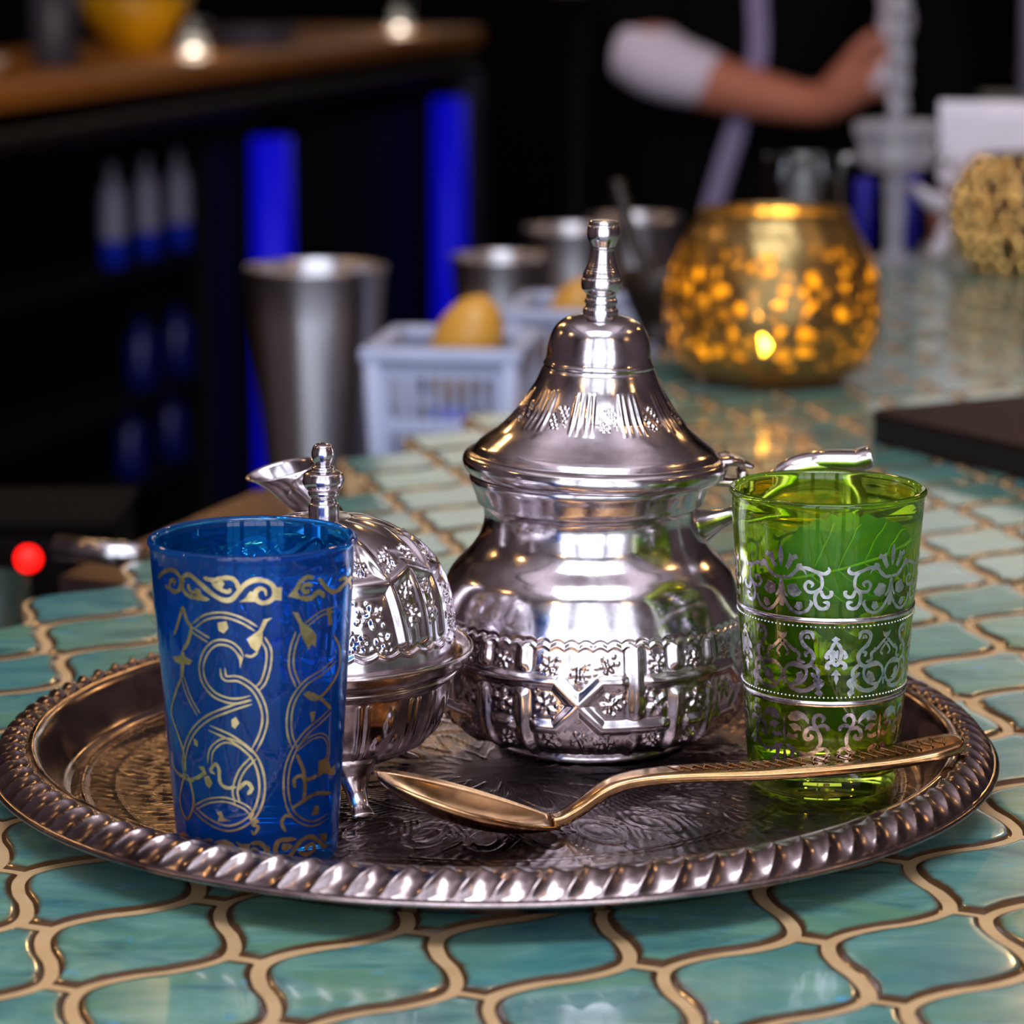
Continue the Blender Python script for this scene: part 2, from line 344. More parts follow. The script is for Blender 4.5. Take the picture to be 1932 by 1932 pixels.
# traced ornament of the two tea glasses: (kind, stroke width mm, [(azimuth deg, height mm), ...])
BLUE=[('L',1.0,[(-61.0,77.7),(-52.9,80.0),(-45.8,81.2),(-40.6,80.63),(-38.2,78.89),(-39.6,76.59),(-43.7,75.5),(-48.2,76.26),(-46.6,78.13),(-42.9,78.57),(-44.3,77.04)]),('L',0.8,[(-43.2,75.54),(-48.3,75.94),(-52.9,76.35)]),('L',1.1,[(-38.4,78.25),(-35.9,80.0),(-31.6,80.72),(-27.2,79.53),(-21.6,77.57),(-16.3,75.87),(-11.6,74.89),(-7.0,75.13),(-3.0,77.06),(0.2,78.8),(4.7,80.04),(9.7,80.13),(14.7,79.07),(17.0,77.11),(15.7,75.1),(10.8,74.11),(7.0,74.97),(6.1,76.72),(8.7,77.94),(11.5,77.41),(12.0,75.98)]),('L',1.0,[(-35.9,79.68),(-37.3,77.06),(-34.2,75.36),(-27.9,74.92),(-19.8,74.8)]),('L',0.8,[(-32.9,78.28),(-32.3,76.73),(-29.6,76.25),(-26.8,77.35)]),('P',0,[(-29.2,76.27),(-25.3,77.42),(-24.4,75.88),(-19.8,74.8),(-26.4,75.0)]),('L',1.0,[(-22.7,80.37),(-17.2,79.94),(-11.8,80.56),(-6.6,80.65),(-3.5,79.26),(-3.3,77.69)]),('L',0.9,[(-17.6,79.3),(-14.0,77.83),(-8.8,77.06),(-7.3,77.96)]),('P',0,[(-15.9,79.04),(-11.8,80.24),(-10.6,79.17),(-12.0,77.88)]),('P',0,[(-2.5,74.54),(0.7,75.49),(3.3,77.21),(6.5,77.03),(7.7,74.49),(4.5,74.52)]),('P',0,[(15.7,74.94),(20.6,74.46),(20.9,77.92),(17.3,78.05)]),('P',0,[(24.3,75.41),(28.0,77.29),(30.7,79.04),(30.1,76.22),(33.1,74.16),(28.8,74.72)]),('L',1.0,[(30.1,76.86),(31.4,78.68),(35.7,79.85),(40.4,79.38)]),('L',1.0,[(39.7,77.37),(35.1,77.99),(33.3,76.83),(35.6,75.9),(37.8,76.55)]),('L',1.2,[(31.6,74.72),(38.4,74.14),(43.1,75.39),(46.6,74.81),(48.5,73.7)]),('L',1.1,[(43.6,79.15),(48.1,76.9),(54.1,74.75),(60.8,74.53),(68.7,75.68),(80.9,76.2)]),('L',0.9,[(60.3,77.12),(68.3,76.99),(79.0,74.31),(77.0,73.24)]),('D',0.9,[(-30.8,67.44),(-22.2,70.11),(-11.6,70.93),(-1.8,69.7),(6.4,67.42)]),('D',0.9,[(-32.8,66.44),(-21.4,64.02)]),('D',0.9,[(-2.4,59.82),(-4.4,61.85),(-9.4,63.49),(-16.8,63.5),(-23.4,60.99),(-27.3,57.03),(-26.3,52.97),(-20.0,49.81),(-10.7,48.38),(-3.1,48.48),(2.8,49.17)]),('P',0,[(-4.5,61.17),(-1.4,59.82),(-3.3,56.94),(-3.6,59.12)]),('D',0.9,[(9.8,64.85),(13.3,61.7),(13.0,57.6),(10.3,53.55),(6.6,51.55)]),('P',0,[(15.5,70.15),(10.6,69.8),(7.8,66.93),(1.0,64.74),(3.4,62.54),(6.9,61.14),(9.8,63.82),(9.9,66.55),(12.7,69.21)]),('L',0.6,[(6.9,61.14),(3.3,60.15),(-0.2,60.5)]),('D',0.9,[(-13.7,56.89),(-12.4,54.32),(-4.2,54.18),(4.4,51.57),(9.4,47.37),(10.8,43.19),(8.5,39.09),(3.7,34.98)]),('D',0.9,[(2.8,48.14),(-9.3,46.34),(-24.2,43.41),(-36.2,39.22),(-44.1,34.44),(-48.0,29.91),(-48.2,26.74)]),('D',0.8,[(-42.7,52.93),(-38.4,48.07),(-31.4,43.7)]),('D',1.0,[(-24.6,40.62),(-11.6,38.67),(-2.4,36.03),(4.4,32.89),(8.2,27.95),(8.0,22.36),(2.9,16.8),(-7.3,13.36),(-17.9,12.58),(-31.0,14.38),(-41.6,17.13)]),('D',0.8,[(-25.8,30.82),(-23.4,34.77),(-14.9,37.54),(-5.5,36.7),(3.7,33.59)]),('D',0.9,[(3.7,33.24),(-4.4,29.4),(-8.8,24.44),(-7.6,20.26)]),('D',0.8,[(-40.3,17.23),(-27.9,20.2),(-15.1,21.13),(-3.5,19.46),(1.3,17.51)]),('L',0.9,[(-7.2,24.47),(-1.4,26.49),(2.0,24.87),(-0.8,22.99)]),('L',0.8,[(-8.0,25.16),(-14.6,24.86),(-18.8,26.25),(-19.2,29.73),(-21.6,31.02),(-25.0,29.12),(-22.0,28.21)]),('P',0,[(-44.2,25.49),(-36.0,25.85),(-28.5,27.87),(-30.1,29.88),(-34.6,29.59),(-31.4,28.4),(-36.4,27.01)]),('P',0,[(-30.6,27.05),(-26.7,27.63),(-24.2,25.66),(-26.9,24.12),(-29.4,25.02)]),('L',0.6,[(-50.7,26.17),(-45.6,25.09),(-39.4,25.38)]),('P',0,[(-22.7,17.1),(-19.0,17.61),(-17.1,15.43),(-12.3,14.88),(-22.2,14.16),(-20.7,15.99)]),('L',0.7,[(2.9,17.5),(0.9,15.75),(5.3,15.01),(1.9,13.98),(5.7,13.11),(3.0,11.15),(1.0,12.22)]),('P',0,[(-9.6,43.22),(-6.7,44.1),(-4.7,42.46),(-7.5,40.84),(-9.4,41.49)]),('P',0,[(-37.1,37.07),(-33.7,36.61),(-34.1,34.85),(-36.7,35.37)]),('P',0,[(-15.5,68.79),(-10.3,69.4),(-9.3,67.58),(-12.1,66.16),(-15.0,66.77)]),('P',0,[(-51.5,57.7),(-43.4,58.72),(-40.8,60.63),(-39.1,58.69),(-33.4,58.05),(-36.2,56.63),(-40.2,56.76),(-42.0,52.77),(-45.0,52.74),(-43.6,56.3),(-48.7,56.56)]),('L',0.7,[(-43.8,52.84),(-51.7,47.67),(-58.7,42.15),(-52.6,37.17),(-47.3,32.07),(-48.1,27.11)]),('L',0.8,[(-64.9,31.04),(-62.7,27.07),(-52.4,25.66),(-48.2,26.74)]),('L',0.7,[(-46.4,26.56),(-57.4,17.77),(-49.5,12.9),(-41.0,19.29),(-46.4,26.56)]),('L',0.8,[(-38.2,72.09),(-43.5,66.93),(-47.8,63.85)]),('L',0.9,[(-38.2,72.09),(-35.7,68.51),(-32.8,66.64),(-36.3,62.66),(-40.8,60.28)]),('P',0,[(27.1,71.25),(30.6,70.86),(33.4,68.31),(39.4,66.21),(43.5,64.2),(43.1,60.8),(40.1,62.06),(38.4,60.46),(35.4,62.72),(32.8,64.94),(31.4,67.75)]),('D',0.9,[(30.8,65.73),(27.4,61.14),(27.1,56.36),(31.5,51.29)]),('D',0.8,[(35.9,67.33),(46.3,69.58),(58.0,69.8)]),('L',0.8,[(35.4,48.98),(44.8,46.89),(56.6,49.29),(66.2,53.17),(65.8,58.74),(58.0,62.95)]),('D',0.9,[(61.8,56.38),(50.1,54.03),(36.9,51.97),(28.7,48.01),(25.9,43.32),(26.7,38.43),(30.1,34.76)]),('L',0.9,[(37.1,49.41),(47.8,46.98),(59.0,43.16)]),('D',0.9,[(59.0,42.81),(49.6,40.92),(37.9,38.41),(29.2,34.11),(24.7,28.78),(24.8,21.77),(30.0,15.85),(44.3,11.96),(62.5,12.65)]),('D',0.7,[(30.9,34.36),(41.8,36.72),(52.5,36.48),(58.1,33.14),(56.7,29.09),(48.2,26.05)]),('P',0,[(48.8,29.84),(57.3,30.43),(62.5,26.39),(67.3,27.27),(67.0,24.5),(54.1,26.19),(48.9,25.49)]),('L',0.9,[(31.4,33.15),(36.7,28.03),(38.1,23.03),(37.0,19.6)]),('L',0.9,[(29.0,18.02),(37.4,19.57),(47.7,20.82),(64.2,19.17)]),('L',0.9,[(30.6,23.9),(29.9,26.39),(34.9,27.11),(38.8,25.78),(48.2,26.05)]),('L',0.8,[(24.4,11.09),(21.5,13.84),(23.8,15.85),(29.1,15.55)]),('P',0,[(47.0,17.37),(50.6,16.68),(50.5,14.23),(44.0,14.46)]),('P',0,[(40.2,43.79),(44.7,43.78),(43.7,41.43),(41.8,40.89)]),('P',0,[(50.6,70.46),(54.5,70.12),(56.3,65.85),(52.9,65.81)]),('L',0.9,[(-69.3,5.03),(-57.2,7.54),(-48.9,7.16),(-48.5,4.81)]),('L',1.0,[(-46.8,6.16),(-39.8,7.66),(-35.0,7.13),(-38.3,5.38),(-43.6,5.55)]),('L',0.8,[(-34.8,7.73),(-26.7,8.55)]),('L',1.1,[(-34.8,3.54),(-28.9,5.43),(-24.4,7.33),(-18.6,8.28),(-13.3,7.63),(-9.8,5.33),(-5.5,3.9)]),('L',1.0,[(-21.4,5.23),(-17.3,6.6),(-13.6,5.53),(-15.2,4.28)]),('P',0,[(-9.9,8.76),(-5.2,7.94),(0.6,8.12),(-1.0,6.33),(1.1,4.83),(-5.3,6.0)]),('L',1.1,[(0.6,8.12),(6.3,8.23),(10.9,6.2),(9.0,3.99),(5.4,3.6),(0.4,4.53),(1.9,6.33),(6.2,5.99)]),('P',0,[(9.1,7.14),(13.4,7.03),(13.4,4.64),(9.7,4.43)]),('L',1.1,[(32.3,8.35),(26.0,8.59),(20.0,8.59),(17.1,6.31),(18.5,4.01),(23.1,3.05),(28.5,3.96),(32.5,6.1),(37.4,7.84),(44.6,8.01),(51.9,5.98),(58.2,3.7),(65.2,3.54)]),('P',0,[(21.5,5.83),(22.2,7.59),(27.6,7.3),(30.0,6.26),(24.6,5.08)]),('L',1.0,[(34.2,4.48),(40.4,2.96),(48.0,3.95),(45.8,5.65),(40.2,5.23),(42.2,4.17)]),('P',0,[(51.6,8.11),(61.3,7.41),(60.6,4.49),(55.3,5.94)])]
GREEN={'up':[('P',0,[(-32.3,76.73),(-30.4,75.02),(-30.7,71.98),(-32.1,70.29),(-33.4,72.23),(-33.5,74.25)]),('P',0,[(-28.9,70.45),(-27.0,72.56),(-26.1,74.62),(-24.4,73.81),(-21.7,74.4),(-20.5,73.03),(-23.1,72.73),(-24.9,71.04),(-27.1,69.53)]),('L',0.9,[(-31.7,67.39),(-27.2,67.3),(-23.6,68.59),(-20.1,70.22),(-15.1,70.38),(-9.2,69.41),(-4.3,68.95),(-1.7,69.89),(-2.3,70.98)]),('P',0,[(-22.3,70.54),(-21.0,71.52),(-18.3,71.78),(-17.8,70.5),(-15.9,69.55),(-15.0,67.95),(-17.2,69.51),(-20.1,69.82)]),('L',0.8,[(-9.2,69.41),(-6.3,67.92),(-5.8,65.5),(-7.4,64.27),(-11.6,63.38),(-15.0,63.71),(-16.3,65.29),(-14.2,66.48),(-11.5,65.82),(-12.5,64.78)]),('L',0.9,[(-7.4,64.27),(-10.0,62.2),(-9.3,59.77),(-6.3,58.6),(-2.5,59.04),(-2.0,60.34),(-5.1,60.56)]),('L',0.9,[(-6.5,64.07),(-4.8,62.27),(-1.4,62.21),(0.2,63.3),(-1.3,63.91)]),('P',0,[(-27.7,64.64),(-25.4,65.44),(-21.9,65.71),(-20.8,64.53),(-18.4,63.2),(-20.1,62.12),(-23.7,61.58),(-27.3,62.43)]),('L',0.8,[(-31.5,62.21),(-28.3,59.54),(-24.6,57.67),(-20.1,56.96),(-14.9,58.02),(-12.2,60.12),(-13.4,61.11)]),('P',0,[(-23.3,58.55),(-21.5,60.25),(-18.4,60.36),(-17.7,58.75),(-20.1,57.65)]),('L',0.7,[(-31.6,67.08),(-32.8,64.58),(-33.8,62.89),(-35.9,61.55)]),('L',0.8,[(-31.5,65.86),(-31.4,61.81),(-31.1,58.57)])],'mid':[('L',1.0,[(-13.7,49.41),(-15.2,51.41),(-19.7,51.43),(-22.0,50.03),(-20.1,47.65),(-15.6,45.96),(-13.7,44.16),(-15.5,41.98),(-20.2,41.0),(-25.9,41.45),(-31.8,41.14)]),('L',0.6,[(-16.5,49.41),(-17.6,50.4),(-19.2,49.52)]),('L',1.0,[(-15.5,42.06),(-10.7,40.12),(-11.3,38.05),(-15.5,39.39)]),('L',0.8,[(-19.2,42.35),(-23.4,43.0),(-23.4,44.85),(-27.7,46.09),(-31.6,47.72),(-34.5,48.78)]),('P',0,[(-34.8,48.76),(-36.5,50.91),(-34.0,50.25),(-31.2,51.14),(-32.3,49.53)]),('L',0.6,[(-33.6,47.81),(-36.7,46.59),(-39.0,45.0),(-36.9,43.91)]),('P',0,[(-27.7,46.09),(-25.3,46.61),(-24.8,45.61),(-26.7,45.31)]),('L',0.7,[(-18.3,44.02),(-19.2,45.22),(-16.5,45.52)]),('L',0.8,[(-34.3,37.69),(-32.4,40.49),(-25.9,42.07),(-19.2,40.7),(-18.7,38.25),(-23.5,35.92),(-30.5,35.65),(-34.3,37.69),(-35.3,34.95)]),('P',0,[(-28.0,36.61),(-25.0,37.58),(-25.4,39.0),(-21.6,39.79),(-20.2,38.61),(-22.1,36.89),(-25.0,36.14)]),('L',1.1,[(-31.1,35.0),(-25.0,33.87),(-18.2,34.06),(-12.6,35.75),(-10.4,37.25),(-7.8,36.47),(-10.7,34.56),(-8.6,33.07),(-12.6,33.49)]),('P',0,[(-14.1,37.16),(-11.3,38.05),(-8.0,36.88),(-8.9,35.63),(-12.2,35.56)])],'cen':[('P',0,[(-2.4,49.46),(0.2,50.48),(3.4,49.57),(1.2,48.76),(-0.6,48.77)]),('L',0.9,[(0.6,48.64),(-2.4,46.39),(-1.8,43.52),(1.0,41.8),(3.6,43.51),(4.1,46.38),(0.6,48.64)]),('L',0.8,[(-0.8,46.39),(0.7,43.52),(1.8,46.39)]),('L',0.9,[(-2.4,46.39),(-4.6,45.47),(-5.6,44.31),(-3.8,44.0)]),('L',0.9,[(4.1,46.38),(6.5,45.45),(7.6,44.29),(5.7,43.98)]),('L',1.0,[(-1.1,43.11),(-4.2,42.27),(-5.0,41.24),(-2.8,40.84)]),('L',1.0,[(3.0,43.1),(6.3,42.25),(7.5,41.21),(5.0,40.83)]),('P',0,[(-2.2,38.79),(-0.4,39.82),(1.1,40.64),(2.8,39.81),(4.7,38.77),(2.4,38.79),(3.1,37.75),(1.5,35.91),(-0.1,37.76),(0.3,38.79)])],'low':[('P',0,[(-31.4,26.07),(-29.9,24.91),(-29.3,20.79),(-29.8,17.42),(-31.1,20.68)]),('P',0,[(-27.8,25.44),(-25.2,27.03),(-20.2,27.74),(-15.3,27.0),(-12.2,25.21),(-12.1,23.76),(-14.8,24.93),(-17.7,25.47),(-20.2,24.54),(-26.2,24.36)]),('P',0,[(-27.3,23.18),(-22.2,23.84),(-18.2,22.96),(-17.7,21.52),(-20.2,21.84),(-22.7,21.11),(-24.7,22.27)]),('P',0,[(-28.9,19.56),(-27.4,20.89),(-24.2,20.21),(-20.2,20.72),(-20.2,19.55),(-24.3,18.96)]),('L',0.9,[(-3.2,24.52),(-1.6,25.77),(-4.8,26.79),(-8.1,26.12),(-8.8,24.45),(-6.5,22.41),(-4.2,20.35),(-4.3,17.85),(-8.6,15.29),(-14.1,14.66),(-19.1,15.42)]),('L',1.0,[(-6.5,22.41),(-11.8,22.64),(-15.0,20.98),(-14.0,19.34),(-10.2,19.76),(-11.1,20.87)]),('L',0.9,[(-6.0,23.16),(-1.7,23.69),(1.1,22.95),(0.9,21.95)]),('L',0.9,[(-14.1,14.66),(-8.1,15.5),(-2.2,16.61),(1.3,15.78),(0.4,14.86)]),('P',0,[(-30.2,16.98),(-26.4,17.39),(-22.2,16.54),(-20.2,15.17),(-16.1,15.1),(-17.1,13.61),(-20.7,14.52),(-24.3,14.99)]),('L',0.9,[(-28.6,16.65),(-25.4,15.56),(-22.8,12.76),(-19.1,11.23),(-20.7,10.54)]),('L',0.9,[(-25.4,15.15),(-24.4,13.1),(-23.1,11.07)]),('P',0,[(-30.7,16.53),(-29.5,14.09),(-28.7,11.63),(-30.5,8.59),(-32.1,11.01),(-32.2,13.94)])]}

# ---------------------------------------------------------------- the room
FZ = -1.05; CZ = 2.75; X0, X1, Y0, Y1 = -3.6, 3.6, -1.7, 8.6
box('floor', (0, (Y0+Y1)/2, FZ-.05), (X1-X0+.4, Y1-Y0+.4, .1), M['floor'], kind='structure')
box('ceiling', (0, (Y0+Y1)/2, CZ+.05), (X1-X0+.4, Y1-Y0+.4, .1), M['plaster'], kind='structure')
box('wall_left', (X0-.1, (Y0+Y1)/2, (FZ+CZ)/2), (.2, Y1-Y0, CZ-FZ), M['wallwarm'], kind='structure')
box('wall_right', (X1+.1, (Y0+Y1)/2, (FZ+CZ)/2), (.2, Y1-Y0, CZ-FZ), M['wallwarm'], kind='structure')
box('wall_back', (0, Y1+.1, (FZ+CZ)/2), (X1-X0+.4, .2, CZ-FZ), M['blackwall'], kind='structure')
wm = MB(); wz0, wz1 = -.70, 2.42
wm.box((0, Y0-.1, (FZ+wz0)/2), (X1-X0+.4, .2, wz0-FZ)); wm.box((0, Y0-.1, (wz1+CZ)/2), (X1-X0+.4, .2, CZ-wz1))
edges = [X0-.2] + sum([[wx-ww/2, wx+ww/2] for wx, ww in WIN], []) + [X1+.2]
for a, b in zip(edges[::2], edges[1::2]): wm.box(((a+b)/2, Y0-.1, (wz0+wz1)/2), (b-a, .2, wz1-wz0))
ob('wall_front', wm.done('wall_front'), M['plaster'], kind='structure')
for i, (wx, ww) in enumerate(WIN):
    r = ob('window_%d' % (i+1), None, loc=(wx, Y0+.045, 0), kind='structure')
    f = MB()
    for s in (-1, 1): f.box((s*(ww/2-.015), 0, (wz0+wz1)/2), (.03, .05, wz1-wz0))
    for z in (wz0+.015, wz1-.015, .88): f.box((0, 0, z), (ww, .05, .03))
    f.box((0, 0, (wz0+wz1)/2), (.025, .04, wz1-wz0)); ob('window_frame', f.done('window_frame'), M['frame'], r)
for lx in (-1.3, 1.3):
    u = thing('ceiling_fill_box', 'slim black box added for ceiling uplight hanging %s of the bar' % ('left' if lx < 0 else 'right'), 'lamp', (lx, .7, 2.0))  # housing made up to carry the added ceiling light
    ob('housing', MB().box((0, 0, 0), (.10, 2.2, .04), bev=.004).done('housing'), M['frame'], u)
    for y in (-.9, .9): ob('rod', tube('rod', [(0, y, .02), (0, y, CZ-2.0)], .004, n=8, up=(0, 1, 0)), M['frame'], u)
sk = ob('window_4', None, loc=(0, -.55, 2.70), kind='structure')
f = MB()
for s_ in (-1, 1): f.box((s_*1.08, 0, .02), (.06, 1.22, .06)); f.box((0, s_*.58, .02), (2.22, .06, .06))
for x in (-.35, .35): f.box((x, 0, -.012), (.03, 1.1, .03))
ob('window_frame', f.done('window_frame'), M['frame'], sk, label='dark skylight frame with two bars')
# hanging warm bulbs over the bar (their sparkle shows in all the metal)
bulb_me = lathe('bulb', [(0, -.03), (.014, -.027), (.026, -.012), (.028, .004), (.02, .022), (.011, .034), (.011, .045)], 20, smooth_n=14)
cap_me = lathe('bulb_cap', [(.0115, .03), (.0125, .034), (.0125, .07), (.004, .078), (0, .078)], 16)
cord_me = tube('cord', [(0, 0, .076), (0, 0, 1.0)], .0025, n=6)
root = None
for i, (x, y, z) in enumerate([(-.62, 1.9, .78), (-1.05, 2.9, .95), (-.35, 3.3, .86), (.62, 3.0, .82), (1.25, 2.3, .95), (1.05, 1.1, 1.05), (-1.25, .8, 1.1), (-.75, -.35, 1.2), (.8, -.45, 1.25), (1.9, .3, 1.2), (-1.9, 2.0, 1.1), (.1, 2.2, .9)]):
    lab = 'bare warm bulb hanging on a black cord above the bar'
    if root is None:
        root = thing('pendant_bulb', lab, 'lamp', (x, y, z), 0, 'pendant bulbs over the bar')
        ob('bulb', bulb_me, M['bulb'], root); ob('bulb_cap', cap_me, M['brass'], root); c = ob('cord', cord_me, M['dark'], root)
        c.scale = (1, 1, 1); r = root
    else: r = dup(root, (x, y, z))
    for ch in r.children:
        if ch.name.startswith('cord'): ch.scale = (1, 1, (CZ-z)/1.0); 

# ---------------------------------------------------------------- bar counter and its tiles
ANG = 1.1517; AX = .0717; CX = .0622
E_ = np.array([cos(ANG), sin(ANG)]); C_ = np.array([sin(ANG), -cos(ANG)]); ORG = np.array([-.0235, .7194])
counter = thing('bar_counter', 'tiled bar counter of turquoise lantern tiles in sandy grout', 'counter')
def outline(inset, n=15, wtip=.0052):
    """lantern tile outline, local (axis a, cross c)"""
    t = np.linspace(0, 1, n)
    S = t*t*(3-2*t); S = np.where(t < .5, .5*(2*t)**1.75, 1-.5*(2-2*t)**1.75)
    S = S + .018*np.sign(t-.5)*np.exp(-((t-.5)/.09)**2)
    a = AX/2*(1-t); c = wtip + (CX/2-2*wtip)*S
    q1 = np.stack([a, c], 1)
    q2 = np.stack([-a[::-1], c[::-1]], 1)[1:]
    q3 = np.stack([-a, -c], 1); q4 = np.stack([a[::-1], -c[::-1]], 1)[1:]
    P = np.vstack([q1, q2, q3, q4])
    if inset:
        T = np.roll(P, -1, 0)-np.roll(P, 1, 0); N = np.stack([T[:, 1], -T[:, 0]], 1); N /= np.linalg.norm(N, axis=1)[:, None]+1e-12
        s = 1 if ((N*P).sum(1).mean() < 0) else -1
        for k in (0, 2*n-2, 2*n-1, len(P)-1): N[k] = -s*np.sign(P[k])   # square corners of the flat tips
        P = P + s*N*inset
    return P
def loc2w(P): return P[:, :1]*E_ + P[:, 1:]*C_
def tile_mesh():
    rings = []; ed = []
    for ins, k, z, e in ((.0017, 1, -.008, 0), (.0017, 1, -.0009, 0), (.0017, 1, -.0009, 0), (.0023, .995, -.0004, .10), (.0023, .955, -.0001, .42), (.0023, .90, 0., .70), (.0023, .80, 0., .88), (.0023, .5, 0., 1)):
        P = loc2w(outline(ins)*k); rings.append(np.c_[P, np.full(len(P), z)]); ed += [e]*len(P)
    n = len(rings[0]); V = np.vstack(rings); q = grid_quads(len(rings), n); q = q[(q[:, 0]//n) != 1]
    c = len(V); V = np.vstack([V, [[0, 0, 0]]]); b0 = (len(rings)-1)*n
    me = mesh_np('tile', V, q, [(c, b0+j, b0+(j+1) % n) for j in range(n)])
    at = me.attributes.new('edge', 'FLOAT', 'POINT')
    at.data.foreach_set('value', np.array(ed+[1.0], np.float32)); me.materials.append(M['tile']); return me
def Lx(y): return -.0724+(y-1.434)*.385
cells = []
for i in range(-40, 60):
    for j in range(-60, 60):
        c = ORG + i*(E_*AX+C_*CX)/2 + j*C_*CX - E_*AX/2
        if .5 < c[1] < 2.44 and c[0] < .72 and c[0] > Lx(c[1])+.022: cells.append(c)
def px(x, y, z):
    z -= CAM_H; d = y*cos(.1938)-z*sin(.1938); return 966+5548*x/d, 966-5548*(y*sin(.1938)+z*cos(.1938))/d, d
def vis(c):
    x, y, d = px(c[0], c[1], 0)
    m = 5548/d*.04
    return (-m < x < 1932+m and y < 1932+m*.4), d
order = sorted(cells, key=lambda c: (not vis(c)[0], vis(c)[1]))
tme = tile_mesh()
for c in order[:300]:
    o = bpy.data.objects.new('tile', tme); LINK(o); o.parent = counter
    o.location = (c[0], c[1], random.uniform(-.0003, .0002)); o.rotation_euler = (random.gauss(0, .006), random.gauss(0, .006), random.gauss(0, .01))
tv = np.zeros(len(tme.vertices)*3, np.float32); tme.vertices.foreach_get('co', tv); tv = tv.reshape(-1, 3)
te = np.zeros(len(tv), np.float32); tme.attributes['edge'].data.foreach_get('value', te)
fq = [p.vertices[:] for p in tme.polygons]
rest = order[300:]
if rest:
    V = np.vstack([tv+np.array([c[0], c[1], 0]) for c in rest])
    q = [[v+k*len(tv) for v in f] for k in range(len(rest)) for f in fq]
    me = bpy.data.meshes.new('far_tiles'); me.from_pydata(V.tolist(), [], q); me.polygons.foreach_set('use_smooth', np.ones(len(q), bool))
    at = me.attributes.new('edge', 'FLOAT', 'POINT'); at.data.foreach_set('value', np.tile(te, len(rest)))
    ob('outer_tiles', me, M['tile'], counter, kind='stuff')
P0 = loc2w(outline(0)); np_ = len(P0); V = []; Fq = []
for k, c in enumerate(cells):
    b = len(V)
    V += [(x+c[0], y+c[1], -.0010) for x, y in P0]+[(x+c[0], y+c[1], -.012) for x, y in P0]+[(c[0], c[1], -.0010)]
    for j in range(np_):
        j2 = (j+1) % np_
        Fq += [(b+j, b+j2, b+2*np_), (b+np_+j, b+np_+j2, b+j2, b+j)]
me = bpy.data.meshes.new('grout_bed'); me.from_pydata(V, [], Fq); ob('grout_bed', me, M['grout'], counter)
poly = [(Lx(.5)+.05, .5), (.72, .5), (.72, 2.42), (Lx(2.42)+.05, 2.42)]
ob('counter_body', MB().prism(poly, FZ, -.0115).done('counter_body'), M['dark'], counter)

# steel ledge and sunken bar well beside the counter
edir = np.array([.385, 1.0])/hypot(.385, 1); en = np.array([-edir[1], edir[0]])
def Lp(y, off): p = np.array([Lx(y), y])+en*off; return (float(p[0]), float(p[1]))
well = thing('bar_well', 'sunken stainless bar well along the counter edge', 'bar station')
LA, LB = (-.1895, 1.2028), (-.1470, 1.1800)
ob('ledge', MB().prism([LB, (Lx(1.52)+.02, 1.52), (Lx(1.52)-.006, 1.52), (-.1263, 1.39), LA], -.045, -.0128).done('ledge'), M['ledge'], well)
ob('rolled_edge', tube('rolled_edge', [(*LA, -.0005), (-.152, 1.1828, -.0005)], .0055, n=12), M['steel'], well, label='bright rounded steel front lip')
ob('shelf', MB().prism([Lp(1.22, .012), Lp(1.56, .012), Lp(1.58, -.02), Lp(2.9, -.02), Lp(2.9, .22), Lp(1.22, .25)], -.155, -.14).done('shelf'), M['greyd'], well)
ob('cabinet_body', MB().prism([Lp(1.35, -.02+.06), Lp(2.9, -.0), Lp(2.9, .22), Lp(1.35, .24)], FZ, -.1555).done('cabinet_body'), M['cabinet'], well)

# ---------------------------------------------------------------- serving tray
TX, TY = -.0055, .8545
tray = thing('serving_tray', 'round silver serving tray with a twisted rope rim on the tiles', 'tray', (TX, TY, 0))
NL = 100
prof_rim = [(.1262, .0034), (.1285, .0048), (.1318, .0100), (.1345, .0154), (.1362, .0172), (.1374, .0174), (.1386, .0171)]
prof_g = [(.1386, .0171), (.1400, .0178), (.1420, .0178), (.1445, .0166), (.1465, .0148), (.1480, .0130), (.1486, .0124)]
prof_o = [(.1486, .0124), (.1493, .0123), (.1500, .0119), (.1502, .0112), (.1496, .0106), (.1486, .0108), (.1440, .0146), (.1385, .0158), (.1345, .0132), (.130, .0052), (.127, .0014), (.12, .0006), (.05, .0006), (0, .0006)]
gp = catmull(prof_g, 34)
def h_g(T, R, Z):
    s = np.linspace(0, 1, T.shape[0])[:, None]
    ph = NL*T/(2*pi) - .95*(1-s)**1.1
    lobe = np.abs(np.sin(pi*ph))**.62
    return -.0015*(1-lobe)*np.sin(pi*np.clip(s*1.02, 0, 1))**.45*1.0 + .0002*lobe
rim_prof = np.vstack([catmull(prof_rim, 26)[:-1]]); out_prof = catmull(prof_o[:6], 22)
ob('rope_border', lathe('rope_border', gp, 2000, h_g), M['silver_rim'], tray)
ob('rim_lip', lathe('rim_lip', np.vstack([out_prof, np.array(prof_o[6:])]), 300), M['silver_rim'], tray)
def ring_bump(x, a, b, s=.0008): return 1/(1+np.exp(-(x-a)/s))*1/(1+np.exp((x-b)/s))
